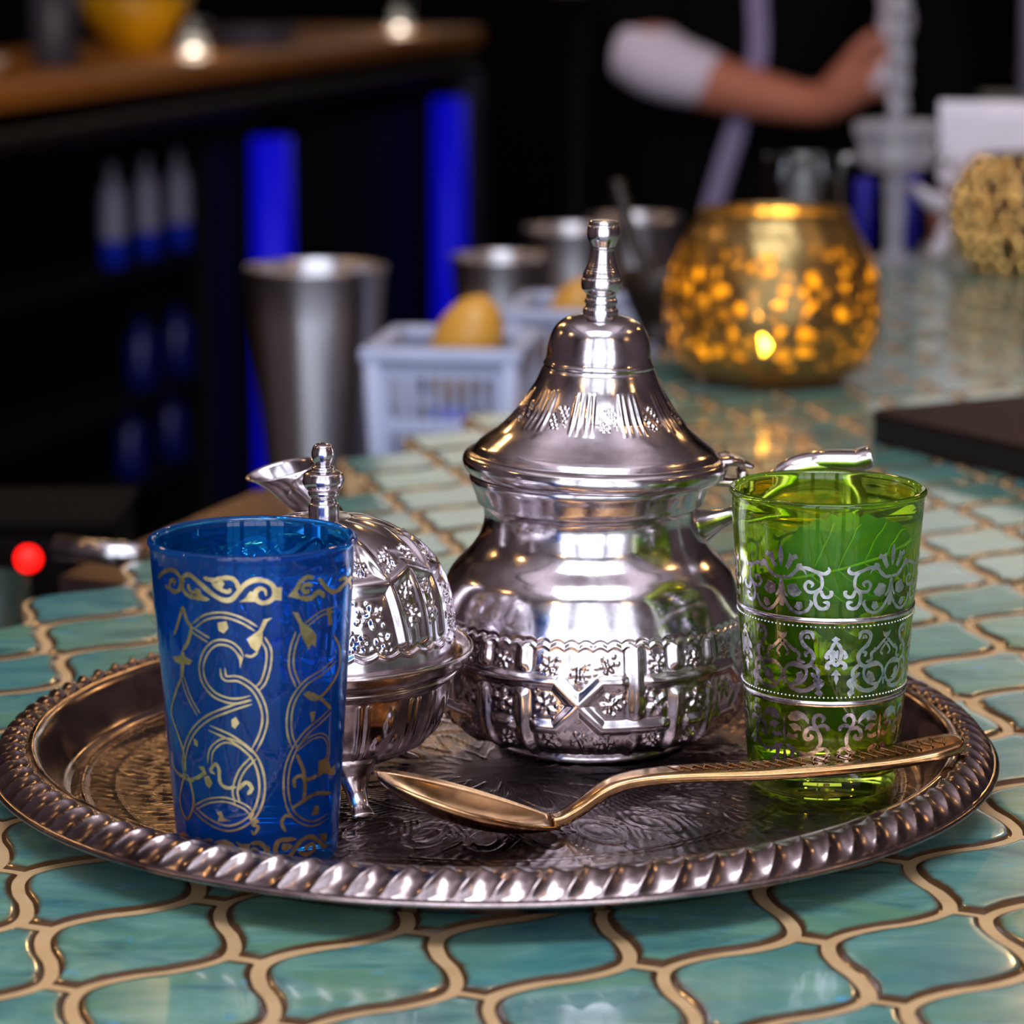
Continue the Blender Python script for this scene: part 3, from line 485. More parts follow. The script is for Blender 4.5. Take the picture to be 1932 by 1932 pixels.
def h_floor(T, R, Z):
    h = np.zeros_like(R)
    for r0 in (.046, .0485, .088, .0905, .113): h -= .00022*np.exp(-((R-r0)/.0005)**2)
    # band of ovals with a boss in each
    N = 26; u = ((T*N/(2*pi)+.13) % 1-.5)*2*pi/N*R; v = R-.0685; d = np.sqrt((u/.0066)**2+(v/.0125)**2)
    h -= .0003*np.exp(-((d-1)/.09)**2)+.00028*np.exp(-((d-.55)/.08)**2); h += .0003*np.exp(-(d/.25)**2)
    # leaf hatching between ovals
    u2 = ((T*N/(2*pi)+.63) % 1-.5)*2*pi/N*R; d2 = np.sqrt((u2/.003)**2+(v/.014)**2)
    h -= .00022*(np.sin(u2*3200+np.abs(v)*1500) > .2)*(d2 < 1)
    # outer band: four-lobe stamps
    N3 = 34; v3 = R-.1015; u3 = ((T*N3/(2*pi)) % 1-.5)*2*pi/N3*R
    for sx in (-1, 1):
        for sy in (-1, 1):
            h -= .0003*np.exp(-(((u3-sx*.0028)/.0017)**2+((v3-sy*.0032)/.0019)**2)**2)
    h -= .0002*ring_bump(np.abs(u3), .0062, .0068, .0002)
    # centre star
    N4 = 16; d4 = R/(.034+.009*np.cos(N4*T)); h -= .0003*np.exp(-((d4-1)/.03)**2)+.0002*np.exp(-((d4-.55)/.05)**2)
    h += .00006*np.sin(T*140+R*900)*ring_bump(R, .02, .118)
    return h
fr = np.linspace(.0005, .1205, 230); fprof = np.stack([fr, np.full(230, .0034)], 1)
floor_in = np.vstack([fprof, catmull([(.1208, .0034), (.1218, .0042), (.1232, .0044), (.1246, .0038), (.1262, .0034)], 12)])
ob('tray_floor', lathe('tray_floor', floor_in, 1100, h_floor), M['tray_floor'], tray, label='engraved tarnished flat centre')
def h_rim(T, R, Z): return .00010*np.sin(T*9)+.00005*np.sin(T*23+R*300)
ob('tray_wall', lathe('tray_wall', np.vstack([rim_prof, [prof_g[0]]]), 400, h_rim), M['tray'], tray, label='smooth sloping inner wall')
TZ = .0041

# ---------------------------------------------------------------- teapot
pot = thing('teapot', 'silver Moroccan teapot with pointed lid and embossed belly at the tray centre', 'teapot', (.0242, .8892, TZ))
def seg_d(U, Vv, a, b):
    a = np.array(a, float); b = np.array(b, float); d = b-a; L2 = d@d
    t = np.clip(((U-a[0])*d[0]+(Vv-a[1])*d[1])/L2, 0, 1)
    return np.hypot(U-a[0]-t*d[0], Vv-a[1]-t*d[1])
def strap(d, w=.0017, a=.0011):
    """raised flat-backed strap with a groove on both sides"""
    return a*np.exp(-(d/w)**2.2) - a*.16*np.exp(-((d-w*1.75)/(w*.5))**2)
def flower(U, Vv, x, y, s, k=5, a=.00055, rot=0.):
    dx = U-x; dy = Vv-y; r = np.hypot(dx, dy)/s; t = np.arctan2(dy, dx)+rot
    pet = np.exp(-((r-.62)/.26)**2)*np.clip(np.cos(k*t), -.6, 1)
    return np.where(r < 1.6, .75*a*(pet+1.1*np.exp(-(r/.24)**2)), 0)
def dots(U, Vv, x, y, s, seed, a=.0004, n=8):
    q = random.Random(seed); h = np.zeros_like(U)
    for _ in range(n):
        dx, dy = q.uniform(-s, s), q.uniform(-s, s); r = np.hypot(U-x-dx, Vv-y-dy); h += a*np.exp(-(r/.00045)**2)
    return h
def pot_h(T, R, Z):
    Rb = .0480; ph = (T - radians(-90-5.5)) % (2*pi); per = 2*pi/5
    u = ((ph+per/2) % per - per/2)*Rb; v = Z-.0232; hw = per/2*Rb
    h = np.zeros_like(R); band = (Z > .004) & (Z < .0445) & (R > .03)
    up, lo = .0068, -.0072; xa = .0060
    # the two long straps swap level in an X
    H = np.full_like(R, 9.)
    A = [((-hw-.002, up), (-xa*1.15, up)), ((-xa*1.15, up), (xa*1.15, lo)), ((xa*1.15, lo), (hw+.002, lo))]
    B = [((-hw-.002, lo), (-xa*1.15, lo)), ((-xa*1.15, lo), (xa*1.15, up)), ((xa*1.15, up), (hw+.002, up))]
    par = np.floor((ph+per/2)/per) % 2
    dA = np.minimum.reduce([seg_d(u, v, *s) for s in A]); dB = np.minimum.reduce([seg_d(u, v, *s) for s in B])
    hs = np.maximum(strap(dA), strap(dB)); lim = lambda x, c, w: np.exp(-((x-c)/w)**4)
    for x, ov in ((-.0170, lo), (.0172, up), (hw, lo), (-hw, lo)):
        un_ = up if ov == lo else lo
        hv = strap(seg_d(u, v, (x, -.016), (x, .0155)))
        hv = hv*(1-lim(v, un_, .0034)*(np.abs(u-x) < .0045))
        hs = hs*(1-lim(v, ov, .0042)*lim(u, x, .0034))
        hs = np.where(np.abs(hv) > np.abs(hs), hv, hs)
    h += hs
    free = np.clip(1-np.maximum(0, hs)/.0004, 0, 1)*(np.minimum(dA, dB) > .0022)
    fl = 0
    spots = [(0, .0092, .0027, 4), (-.0095, .0001, .0034, 5), (.0095, .0001, .0034, 5), (0, -.0105, .0028, 4), (-.0085, .0115, .0026, 5), (.0085, .0115, .0026, 5), (-.0085, -.0118, .0027, 4),
             (.0085, -.0118, .0027, 4), (.0235, 0, .0038, 4), (-.0235, 0, .0038, 4), (.0235, .0118, .0027, 5), (-.0235, .0118, .0027, 5), (.0235, -.0120, .0027, 5), (-.0235, -.0120, .0027, 5)]
    for k, (x, y, s, n) in enumerate(spots):
        fl = fl + flower(u, v, x, y, s, n, .00062, k*.9) + dots(u, v, x, y, s*1.35, k, .00035, 10)
    h += fl*free*band
    # scalloped edges
    for z0, sg in ((.0166, 1), (-.0168, -1)):
        sc = z0+sg*.0010*np.abs(np.sin(u*pi/.0043)); d = np.abs(v-sc); h += (.00045*np.exp(-(d/.0005)**2)-.0003*np.exp(-((v-sc-sg*.0011)/.0006)**2))
    return h*band
body_prof = [(.0150, .0012), (.0285, .0012), (.0298, 0), (.0306, .0010), (.0302, .0024), (.0300, .0032), (.0325, .0040), (.0372, .0052), (.0425, .0074), (.0465, .0112), (.0484, .0170), (.0489, .0245), (.0487, .0310),
             (.0478, .0390), (.0462, .0465), (.0438, .0530), (.0408, .0570), (.0372, .0606), (.0345, .0645), (.0332, .0680), (.0327, .0712), (.0331, .0738), (.0340, .0752), (.0348, .0756), (.0352, .0772), (.0362, .0800), (.0372, .0825), (.0372, .0840), (.0362, .0840), (.0335, .0770), (.0320, .0710)]
bp = catmull(body_prof, 330)
ob('body', lathe('teapot_body', bp, 1150, pot_h), M['silver'], pot)
lid = ob('lid', None, None, pot); 
lid_prof = [(.0330, .0825), (.0372, .0826), (.0392, .0832), (.0403, .0846), (.0408, .0864), (.0404, .0880), (.0393, .0890), (.0381, .0893), (.0374, .0902), (.0362, .0916), (.0333, .0938), (.0300, .0964), (.0268, .0995), (.0240, .1026), (.0218, .1060), (.0199, .1094), (.0184, .1126), (.0174, .1150),
            (.0168, .1160), (.0170, .1168), (.0165, .1176), (.0160, .1190), (.0158, .1212), (.0154, .1236), (.0147, .1260), (.0135, .1282), (.0118, .1299), (.0096, .1311), (.0072, .1318), (.0052, .1322), (.001, .1323)]
def lid_h(T, R, Z):
    h = np.zeros_like(R); N = 10; per = 2*pi/N; u = ((T+radians(84)+per/2) % per-per/2)
    a = u/per
    s = np.clip((Z-.0985)/.012, 0, 1); win = np.clip(np.sin(pi*s), 0, 1)**.6*(R > .017)*(R < .0300)
    for c, sgn in ((.30, 1), (-.30, 1), (.42, .8), (-.42, .8)):
        h += .00042*sgn*np.exp(-((a-c)/.04)**2)*win
    st = (np.abs(a) < .17)*(Z > .1002)*(Z < .1062)*(R > .017)
    uu = a*per*R; h += st*(.00026*np.sign(np.sin(uu*3600)*np.sin(Z*3400))*1.0*np.clip(np.sin(uu*1300+Z*900)+.6, 0, 1))
    h += (R > .0245)*(R < .036)*.00005*np.sin(T*7)
    return h
lm = ob('lid_cone', lathe('lid_cone', catmull(lid_prof, 230), 900, lid_h), M['silver'], lid)
fin = [(.0052, .1318), (.0054, .1326), (.0053, .1336), (.0047, .1342), (.0046, .1352), (.0050, .1357), (.0049, .1366), (.0045, .1372), (.0046, .1382), (.0053, .1390), (.0060, .1398), (.0062, .1412), (.0062, .1426), (.0058, .1432), (.0059, .1438), (.0055, .1450), (.0047, .1468), (.0041, .1490), (.0037, .1516), (.0038, .1522), (.0037, .1527), (.0041, .1536), (.0048, .1552), (.0050, .1570), (.0048, .1586), (.0044, .1592), (.0045, .1597), (.0040, .1605), (.0020, .1608), (0, .1608)]
def fin_h(T, R, Z): return .00004*np.sin(Z*9000)*(Z > .1450)*(Z < .1520)
ob('finial', lathe('finial', catmull(fin, 200), 72, fin_h), M['silver'], lid)
# hinge: leaf on the lid over a bracket on the body, at the handle side
ring4 = sq_ring(12, 5)
ob('hinge_leaf', tube('hinge_leaf', [(.0380, 0, .0884), (.0415, 0, .0886), (.0450, 0, .0878), (.0486, 0, .0862)], [.0075, .0078, .0056, .0012], [.0012, .0013, .0011, .0005], 12, m=14, ring=ring4), M['silver_worn'], lid)
lid.rotation_euler = (0, radians(1.7), 0); lid.location = (-.0012, 0, .0012)
ob('hinge_bracket', tube('hinge_bracket', [(.0360, 0, .0822), (.0400, 0, .0818), (.0440, 0, .0815), (.0466, 0, .0818)], [.0056, .0052, .0048, .0044], [.0013]*4, 12, m=16, ring=ring4), M['silver_worn'], pot)
ob('hinge_pin', tube('hinge_pin', [(.0466, -.0052, .0838), (.0466, .0052, .0838)], .0017, n=14), M['silver_worn'], pot)
# spout
def spout_mesh():
    C = np.array([(-.0420, 0, .0255), (-.0520, 0, .0285), (-.0610, 0, .0370), (-.0685, 0, .0495), (-.0750, 0, .0610), (-.0808, 0, .0700), (-.0858, 0, .0765), (-.0905, 0, .0813)])
    r = [.0125, .0110, .0088, .0070, .0058, .0052, .0052, .0062]
    R = tube_rings(C, r, None, 24, (0, 1, 0), m=36)
    n = 24; a = np.arange(n)*2*pi/n; rings = list(R)
    # flared lip: rings tilt over until the mouth faces up
    last = R[-1]; ctr = np.array([-.0952, 0, .0852]); U = np.array([.0112, 0, .0026]); Wv = np.array([0, .0068, .0016])
    mouth = ctr-np.cos(a)[:, None]*U+np.sin(a)[:, None]*Wv
    for t in (.3, .55, .75, .88, .96): rings.append(last*(1-t**1.5)+mouth*t**1.5+np.array([.0012*sin(pi*t), 0, .0012*sin(pi*t)*0]) + np.array([0, 0, .0009*sin(pi*t)]))
    rings.append(mouth)
    rings.append(ctr+(mouth-ctr)*.93+np.array([0, 0, .0002]))
    rings.append(ctr+(mouth-ctr)*.86+np.array([0, 0, -.0006]))
    rings.append(ctr+(mouth-ctr)*.6+np.array([.002, 0, -.004])); rings.append(ctr+(mouth-ctr)*.42+np.array([.005, 0, -.009])); rings.append(ctr+(mouth-ctr)*.2+np.array([.008, 0, -.014]))
    return loft('spout', rings, (True, True))
ob('spout', spout_mesh(), M['silver'], pot)
# handle: horn rises from the neck, arches over with a thumb spur, drops back to the belly
hp = [(.0312, 0, .0668), (.0335, 0, .0673), (.0360, 0, .0682), (.0400, 0, .0697), (.0440, 0, .0714), (.0505, 0, .0758), (.0560, 0, .0812), (.0625, 0, .0850), (.0700, 0, .0865), (.0762, 0, .0856), (.0803, 0, .0818), (.0820, 0, .0755), (.0815, 0, .0680), (.0790, 0, .0590), (.0730, 0, .0495), (.0640, 0, .0415), (.0540, 0, .0366), (.0470, 0, .0350)]
hr = [.0064, .0060, .0048, .0031, .0022, .0024, .0033, .0042, .0047, .0047, .0044, .0040, .0036, .0032, .0029, .0028, .0033, .0050]
ob('handle', tube('handle', hp, hr, [x*.9 for x in hr], 20, (0, 1, 0), m=100), M['silver'], pot)
ob('thumb_spur', tube('thumb_spur', [(.0640, 0, .0862), (.0700, 0, .0878), (.0760, 0, .0878), (.0815, 0, .0880), (.0850, 0, .0890), (.0860, 0, .0893)], [.0030, .0042, .0046, .0050, .0058, .0060], [.0014, .0032, .0036, .0034, .0034, .0032], 20, (0, 0, 1), m=30, ring=sq_ring(20, 3)), M['silver'], pot)

# ---------------------------------------------------------------- sugar bowl
sug = thing('sugar_bowl', 'small silver footed sugar bowl with a domed embossed lid behind the blue glass', 'sugar bowl', (-.0546, .8372, TZ)); sug.scale = (1.017, 1.017, .972)
bowl_prof = [(.001, .0086), (.010, .0087), (.0175, .0096), (.0235, .0120), (.0290, .0158), (.0325, .0205), (.0347, .0262), (.0359, .0315), (.0366, .0346), (.0372, .0356), (.0380, .0362), (.0384, .0370), (.0383, .0378), (.0390, .0384), (.0402, .0392), (.0413, .0404), (.0421, .0420), (.0426, .0434), (.0424, .0440), (.0417, .0438), (.0408, .0422), (.0398, .0408), (.0384, .0400), (.0372, .0398), (.036, .0396), (.030, .0392)]
def bowl_h(T, R, Z):
    N = 9; per = 2*pi/N; u = ((T+radians(76)) % per-per/2)*.034; v = Z-.024; h = np.zeros_like(R); w = (Z > .0125)*(Z < .0345)*(R > .02)
    for x in (-.0092, -.0068, .0068, .0092): h += .00038*np.exp(-(seg_d(u, v, (x, -.008), (x, .0095))/.0007)**2)
    d = np.abs(u); h += .0009*np.exp(-(((u)/.0016)**2+((v-.003)/.0042)**2)**2)
    for s in (-1, 1):
        uu = (u-s*.0026)*.8+s*(v+.003)*.5*s; h += .0007*np.exp(-((((u-s*.0030))/.0015)**2+((v+.0035)/.0028)**2)**2)
    h += .0005*np.exp(-((u/.001)**2+((v+.009)/.0016)**2))
    return h*w
ob('bowl', lathe('bowl', catmull(bowl_prof, 190), 720, bowl_h), M['silver_worn'], sug)
slid = ob('lid', None, None, sug)
dome = [(.0300, .0408), (.0372, .0408), (.0383, .0412), (.0384, .0420), (.0379, .0430), (.0377, .0445), (.0374, .0475), (.0371, .0500), (.0366, .0540), (.0357, .0588), (.0344, .0632), (.0325, .0675), (.0300, .0714), (.0268, .0749), (.0230, .0779), (.0185, .0803), (.0135, .0820), (.0085, .0829), (.0045, .0832), (.001, .0832)]
def dome_h(T, R, Z):
    h = np.zeros_like(R); N = 6; per = 2*pi/N; a = (T+radians(66)+per/2) % per-per/2; u = a*.036; s = (Z-.047)
    hw = per/2*.036; w = (Z > .0468)*(R > .008)
    pts = [((-hw, .0245), (-.0085, .0215)), ((-.0085, .0215), (.0085, .0215)), ((.0085, .0215), (hw, .0245)), ((.0085, .0215), (.0105, .0050)), ((-.0085, .0215), (-.0105, .0050)), ((.0085, .0215), (.0040, .0300)), ((-.0085, .0215), (-.0040, .0300)), ((-hw, .0050), (-hw, .0245)), ((hw, .0050), (hw, .0245))]
    d = np.minimum.reduce([seg_d(u, s, *p) for p in pts]); hs = strap(d, .0016, .00095); h += hs
    free = (d > .0021)
    fl = 0
    for k, (x, y, sz, n) in enumerate([(0, .0135, .0034, 5), (-.0035, .0060, .0026, 4), (.0035, .0060, .0026, 4), (.0145, .0120, .0030, 5), (-.0145, .0120, .0030, 5), (.0145, .0195, .0024, 4), (-.0145, .0195, .0024, 4), (0, .0265, .0028, 5), (.0125, .0275, .0026, 5), (-.0125, .0275, .0026, 5)]):
        fl = fl + flower(u, s, x, y, sz, n, .0007, k*.7)+dots(u, s, x, y, sz*1.3, 40+k, .00045, 11)
    h += fl*free*(R > .0225)
    # crown of long petals round the finial
    N2 = 12; pet = np.abs(np.sin(N2/2*T)); h += (R < .0225)*.0007*(pet**.5-.6)*np.clip(np.sin(pi*(R-.006)/.0165), 0, 1)
    sc = .0019-.0012*np.abs(np.sin(T*17)); d2 = np.abs(s-sc); h += .00055*np.exp(-(d2/.00055)**2)-.0003*np.exp(-((s-sc-.0012)/.0007)**2)
    return h*w
ob('dome', lathe('dome', catmull(dome, 230), 860, dome_h), M['silver'], slid)
sf = [(.0043, .0826), (.0044, .0842), (.0043, .0868), (.0037, .0875), (.0036, .0888), (.0042, .0895), (.0044, .0905), (.0043, .0911), (.0050, .0916), (.0058, .0930), (.0060, .0944), (.0055, .0962), (.0042, .0970), (.0034, .0973), (.0033, .0981), (.0024, .0986), (.0023, .0990), (.0029, .1000), (.0033, .1016), (.0032, .1032), (.0025, .1047), (.0012, .1053), (0, .1054)]
ob('finial', lathe('finial', catmull(sf, 140), 64), M['silver'], slid)
def leg_mesh():
    me1 = tube_rings([(.0215, 0, .0185), (.0262, 0, .0150), (.0268, 0, .0105), (.0290, 0, .0060), (.0322, 0, .0025), (.0362, 0, .0008)], [.0020, .0026, .0024, .0019, .0016, .0009], [.0066, .0070, .0050, .0031, .0029, .0034], 16, (0, 1, 0), m=40)
    return loft('leg', me1)
lme = leg_mesh()
for a in (-70, 50, 170):
    l = ob('leg', lme, M['silver_worn'], sug); l.rotation_euler = (0, 0, radians(a))

# ---------------------------------------------------------------- tea glasses and their printed ornament
def foil(name, strokes, rfun, mat, parent, off=.00022):
    """strokes: (kind, width mm, [(azimuth deg, height mm)...]) laid as thin raised print on a glass of radius rfun(z)"""
    V, F = [], []
    def put(phi, z, k=0.):
        r = rfun(z)+off+k; V.append((r*sin(phi), -r*cos(phi), z)); return len(V)-1
    for kind, wd, pts in strokes:
        P = np.array([(radians(a)*rfun(z/1000), z/1000) for a, z in pts])
        if kind == 'P':
            Q = P
            me = bmesh.new(); vs_ = [me.verts.new((x, y, 0)) for x, y in Q]
            try: me.faces.new(vs_)
            except ValueError: me.free(); continue
            bmesh.ops.triangulate(me, faces=me.faces); me.verts.index_update()
            b = len(V)
            for v in me.verts: put(v.co.x/rfun(v.co.y), v.co.y)
            for f in me.faces: F.append([b+v.index for v in f.verts])
            me.free(); continue
        n = max(6, len(P)*5); Q = catmull(P, n)
        T = np.gradient(Q, axis=0); T /= np.linalg.norm(T, axis=1)[:, None]+1e-12; N = np.stack([-T[:, 1], T[:, 0]], 1)
        u = np.linspace(0, 1, n); w_ = wd/1000*1.18
        rails = [(0, w_)] if kind == 'L' else [(-w_*.62, w_*.5), (w_*.62, w_*.5)]
        for o_, ww in rails:
            tp = np.clip(np.minimum(u, 1-u)*9+.35, 0, 1)*ww/2*(1+.10*np.sin(u*37+o_*9e3))
            b = len(V)
            for k in range(n):
                for s_ in (-1, 1):
                    q = Q[k]+N[k]*(o_+s_*tp[k]); put(q[0]/rfun(q[1]), q[1])
            for k in range(n-1): F.append([b+2*k, b+2*k+1, b+2*k+3, b+2*k+2])
    me = bpy.data.meshes.new(name); me.from_pydata(V, [], F); me.polygons.foreach_set('use_smooth', np.ones(len(F), bool))
    bm = bmesh.new(); bm.from_mesh(me); bmesh.ops.recalc_face_normals(bm, faces=bm.faces); bm.to_mesh(me); bm.free()
    return ob(name, me, mat, parent)
def tea_glass_mesh(name, rb, rt, hgt, wall=.0016, base=.0065):
    f = lambda z: rb+(rt-rb)*z/hgt
    p = [(.0005, .0018), (rb*.55, .0012), (rb*.86, .0004), (rb*.93, 0), (rb-.0004, .0008), (f(.002), .0022)]
    p += [(f(z), z) for z in np.linspace(.006, hgt-.0022, 14)]
    p += [(rt+.0004, hgt-.0014), (rt+.0003, hgt-.0005), (rt-.0007, hgt), (rt-.0015, hgt-.0004), (rt-.0021, hgt-.0013)]
    p += [(f(z)-wall, z) for z in np.linspace(hgt-.004, base+.004, 14)]
    p += [(f(base)-wall-.0004, base+.0016), (f(base)-wall-.002, base+.0004), (rb*.5, base), (.0005, base)]
    return lathe(name, p, 128), f
bg = thing('tea_glass', 'blue tea glass with gold scrollwork at the front left of the tray', 'glass', (-.0694, .7700, TZ))
me, fb = tea_glass_mesh('blue_tumbler', .0216, .02765, .0890)
ob('tumbler', me, M['blue_glass'], bg)
BLUE = [(k, w_, [(a, z*.0890/.0863+2.6*max(0, 1-z/25)) for a, z in p]) for k, w_, p in BLUE]
foil('gold_scrollwork', BLUE, fb, M['foil_gold'], bg)
back = [(k, w_, [(a+180-4, z) for a, z in p]) for k, w_, p in BLUE]
foil('gold_scrollwork', back, fb, M['foil_gold'], bg)
gg = thing('tea_glass', 'green tea glass with silver ornament holding mint tea at the right of the tray', 'glass', (.0918, .8399, TZ))
me, fg = tea_glass_mesh('green_tumbler', .0215, .0283, .0893)
ob('tumbler', me, M['green_glass'], gg)
half = 36.
orn = []
for k in range(5):
    c0 = 1.5+72*k
    for key, ax in (('up', -31.8), ('mid', -34.9), ('low', -30.6)):
        for kd, w_, p in GREEN[key]:
            for s in (1, -1):
                orn.append((kd, w_, [(c0-half+s*(a-ax), z) for a, z in p]))
                # each half motif leans both ways round its own stem
    for kd, w_, p in GREEN['cen']: orn.append((kd, w_, [(a-1.0+c0, z) for a, z in p]))
foil('silver_ornament', orn, fg, M['foil_silver'], gg)
def band(name, z0, z1, f, mat, parent):
    ob(name, lathe(name, [(f(z0)+.00005, z0), (f(z0)+.0003, z0+.0001), (f(z1)+.0003, z1-.0001), (f(z1)+.00005, z1)], 128), mat, parent)
band('silver_band', .0541, .0557, fg, M['foil_silver'], gg); band('silver_band', .0291, .0308, fg, M['foil_silver'], gg)
dV, dF = [], []
dm = bmesh.new()
for z in (.0531, .0320):
    for k in range(120):
        a = k*2*pi/120; r = fg(z)+.0001
        bmesh.ops.create_icosphere(dm, subdivisions=1, radius=.00036, matrix=Matrix.Translation((r*sin(a), -r*cos(a), z)))
me = bpy.data.meshes.new('bead_row'); dm.to_mesh(me); dm.free(); ob('bead_row', me, M['foil_silver'], gg, kind='stuff')
tz = .0600
tp = [(.0005, .0068), (fg(.0068)-.0040, .0069), (fg(.009)-.0020, .0088)]+[(fg(z)-.0018, z) for z in np.linspace(.012, tz-.0006, 8)]+[(fg(tz)-.0022, tz), (.0005, tz)]
ob('tea', lathe('tea', tp, 96), M['tea'], gg)
def leaf(name, loc, rot, L, W, mat, curl=.3, label=None, wrap=None):
    nu, nv = 26, 13; V = []
    for i in range(nu):
        u = i/(nu-1); wd = W*(sin(pi*u**.8)**.75+.02)*(1+.05*sin(u*60))
        for j in range(nv):
            v = (j/(nv-1)-.5)*2
            x = (u-.5)*L; y = v*wd/2; z = .0006*cos(v*pi*3+u*2)*0 + .0007*abs(v)**.8*0 + .0012*(abs(v)-.5) + .0004*sin(u*26+abs(v)*7)
            V.append((x, y, z))
    if wrap:   # bend round the inside of the glass: x -> arc, y -> height
        R, phi0, z0, tilt = wrap; V2 = []
        for x, y, z in V:
            xx = x*cos(tilt)-y*sin(tilt); yy = x*sin(tilt)+y*cos(tilt)
            rr = fg(z0+yy)-R-z*.6; ph = phi0+xx/rr; V2.append((rr*sin(ph), -rr*cos(ph), z0+yy))
        V = V2
    me = mesh_np(name, V, grid_quads(nu, nv, False))
    o = ob(name, me, mat, gg, label=label)
    if not wrap: o.location = loc; o.rotation_euler = rot
    return V, nu, nv, o
Vl, nu, nv, big = leaf('mint_leaf', None, None, .047, .031, M['leaf'], label='large bright mint leaf at the rim', wrap=(.0030, radians(12), .0710, radians(14)))
vr = [np.array(Vl[i*nv+nv//2]) for i in range(1, nu-1)]
inn = lambda p, k=.0004: np.array([p[0]*(1+k/.025), p[1]*(1+k/.025), p[2]])
ob('vein', tube('vein', [inn(p, .0006) for p in vr], .00045, n=6), M['vein'], big)
for i in (6, 10, 14, 18):
    for s in (-1, 1):
        P = [inn(np.array(Vl[min(nu-1, i+k)*nv+nv//2+s*k]), .0006) for k in range(0, 6)]
        ob('vein', tube('vein', P, .00028, n=5), M['vein'], big)
leaf('mint_leaf', None, None, .030, .016, M['leaf_dark'], wrap=(.0030, radians(-38), .052, radians(-55)))
leaf('mint_leaf', None, None, .030, .017, M['leaf_dark'], wrap=(.0045, radians(48), .046, radians(70)))
leaf('mint_leaf', (.002, .004, .046), (.5, .4, .8), .030, .018, M['leaf_dark'])
leaf('mint_leaf', (-.004, -.006, .034), (1.0, -.3, 2.0), .026, .015, M['leaf_dark'])
leaf('mint_leaf', (.004, .0, .022), (.3, .6, -.6), .024, .014, M['leaf_dark'])
# ---------------------------------------------------------------- spoon
NECK = np.array([.0107, .7925]); END = np.array([.1298, .8215]); sd = (END-NECK)/np.linalg.norm(END-NECK); sn = np.array([-sd[1], sd[0]])
spoon = thing('teaspoon', 'gilt teaspoon lying across the tray, its engraved handle resting on the rope rim', 'spoon', (NECK[0], NECK[1], TZ+.0003), atan2(sd[1], sd[0]))
def spoon_bowl():
    n = 30; m_ = 17; O = []; I = []
    for k in range(n):
        u = k/(n-1); x = -.0495*(1-u)+.0015*u
        wd = .0158*max(0.0, sin(pi*min(1, (u*.93+.012)**.86)))**.62+.0011*u
        zr = .0172*(1-u)**1.05+.0021; dp = .0068*max(0, sin(pi*u**.9))**.7
        oo, ii = [], []
        for j in range(m_):
            v = (j/(m_-1)-.5)*2; y = v*wd; z = zr-dp*(1-abs(v)**2.3)
            oo.append((x, y, max(.00045, z-.0007))); ii.append((x, y*.94, z+.0002))
        O.append(oo); I.append(ii)
    rings = [O[k]+I[k][::-1] for k in range(n)]
    return loft('spoon_bowl', rings)
ob('spoon_bowl', spoon_bowl(), M['gold'], spoon)
hx = [.0000, .0035, .0090, .0150, .0210, .0300, .0420, .0600, .0800, .1000, .1130, .1200, .1226]
hz = [.0024, .0028, .0058, .0098, .0122, .0132, .0133, .0128, .0130, .0140, .0156, .0168, .0172]
hw = [.0024, .0024, .0026, .0029, .0033, .0038, .0044, .0052, .0059, .0065, .0068, .0054, .0024]
ob('handle', tube('spoon_handle', [(a, 0, b) for a, b in zip(hx, hz)], [x*1.2 for x in hw], [.0016]*13, 20, (0, 0, 1), m=90, ring=sq_ring(20, 6)), M['gold'], spoon)
ev = []
for k in range(46):
    x = .036+k*.0018; z = np.interp(x, hx, hz)+.0017; w_ = np.interp(x, hx, hw)*.62; s = 1 if k % 2 else -1
    ev.append(tube_rings([(x-.001, -s*w_, z), (x, 0, z+.0002), (x+.0022, s*w_*.9, z)], .00022, None, 6, m=6))
V, Q = [], []
for r in ev:
    b = len(V); V += r.reshape(-1, 3).tolist(); Q += (grid_quads(len(r), 6)+b).tolist()
ob('engraving', mesh_np('engraving', V, Q), M['gold'], spoon, kind='stuff')

# ---------------------------------------------------------------- things further along the counter
cj = thing('candle_holder', 'large round gold crackled glass candle holder glowing on the counter', 'candle holder', (.149, 1.673, 0))
jp = [(.0005, .0), (.030, 0), (.040, .0022), (.0500, .0085), (.0580, .0200), (.0612, .0340), (.0615, .0440), (.0600, .0570), (.0560, .0700), (.0505, .0820), (.0455, .0900), (.0432, .0950), (.0428, .0975), (.0422, .0980), (.0416, .0975), (.0420, .0940)]
jo = catmull(jp, 60); ji = jo[:-6][::-1]-np.array([.0022, 0]); ji[:, 1] = np.maximum(ji[:, 1]+.0008, .0026); ji[:, 0] = np.maximum(ji[:, 0], .0005)
ob('globe', lathe('globe', jo, 96, lambda T, R, Z: .0004*np.sin(T*31+Z*900)*np.sin(Z*700+T*9)), M['mosaic'], cj)
tl = thing('tealight', 'lit tealight burning inside the gold candle holder', 'candle', (.144, 1.668, .0028))
ob('cup', lathe('cup', [(.0005, 0), (.018, 0), (.019, .001), (.019, .014), (.0184, .014), (.0183, .011)], 40), M['steel'], tl)
ob('wax', lathe('wax', [(.0005, .0008), (.0182, .0008), (.0183, .0118), (.004, .0112), (.0005, .0112)], 40), M['wax'], tl)
ob('wick', tube('wick', [(0, 0, .011), (0, .0004, .017)], .0006, n=6), M['dark'], tl)
ob('flame', lathe('flame', [(.0003, .015), (.0030, .017), (.0044, .0205), (.0040, .0255), (.0022, .0315), (.0003, .037)], 20, smooth_n=18), M['flame'], tl)
lp = bpy.data.lights.new('candle_light', 'POINT'); lp.energy = .36; lp.color = (1, .55, .16); lp.shadow_soft_size = .006
lo = bpy.data.objects.new('candle_light', lp); LINK(lo); lo.location = (.144, 1.668, .042)

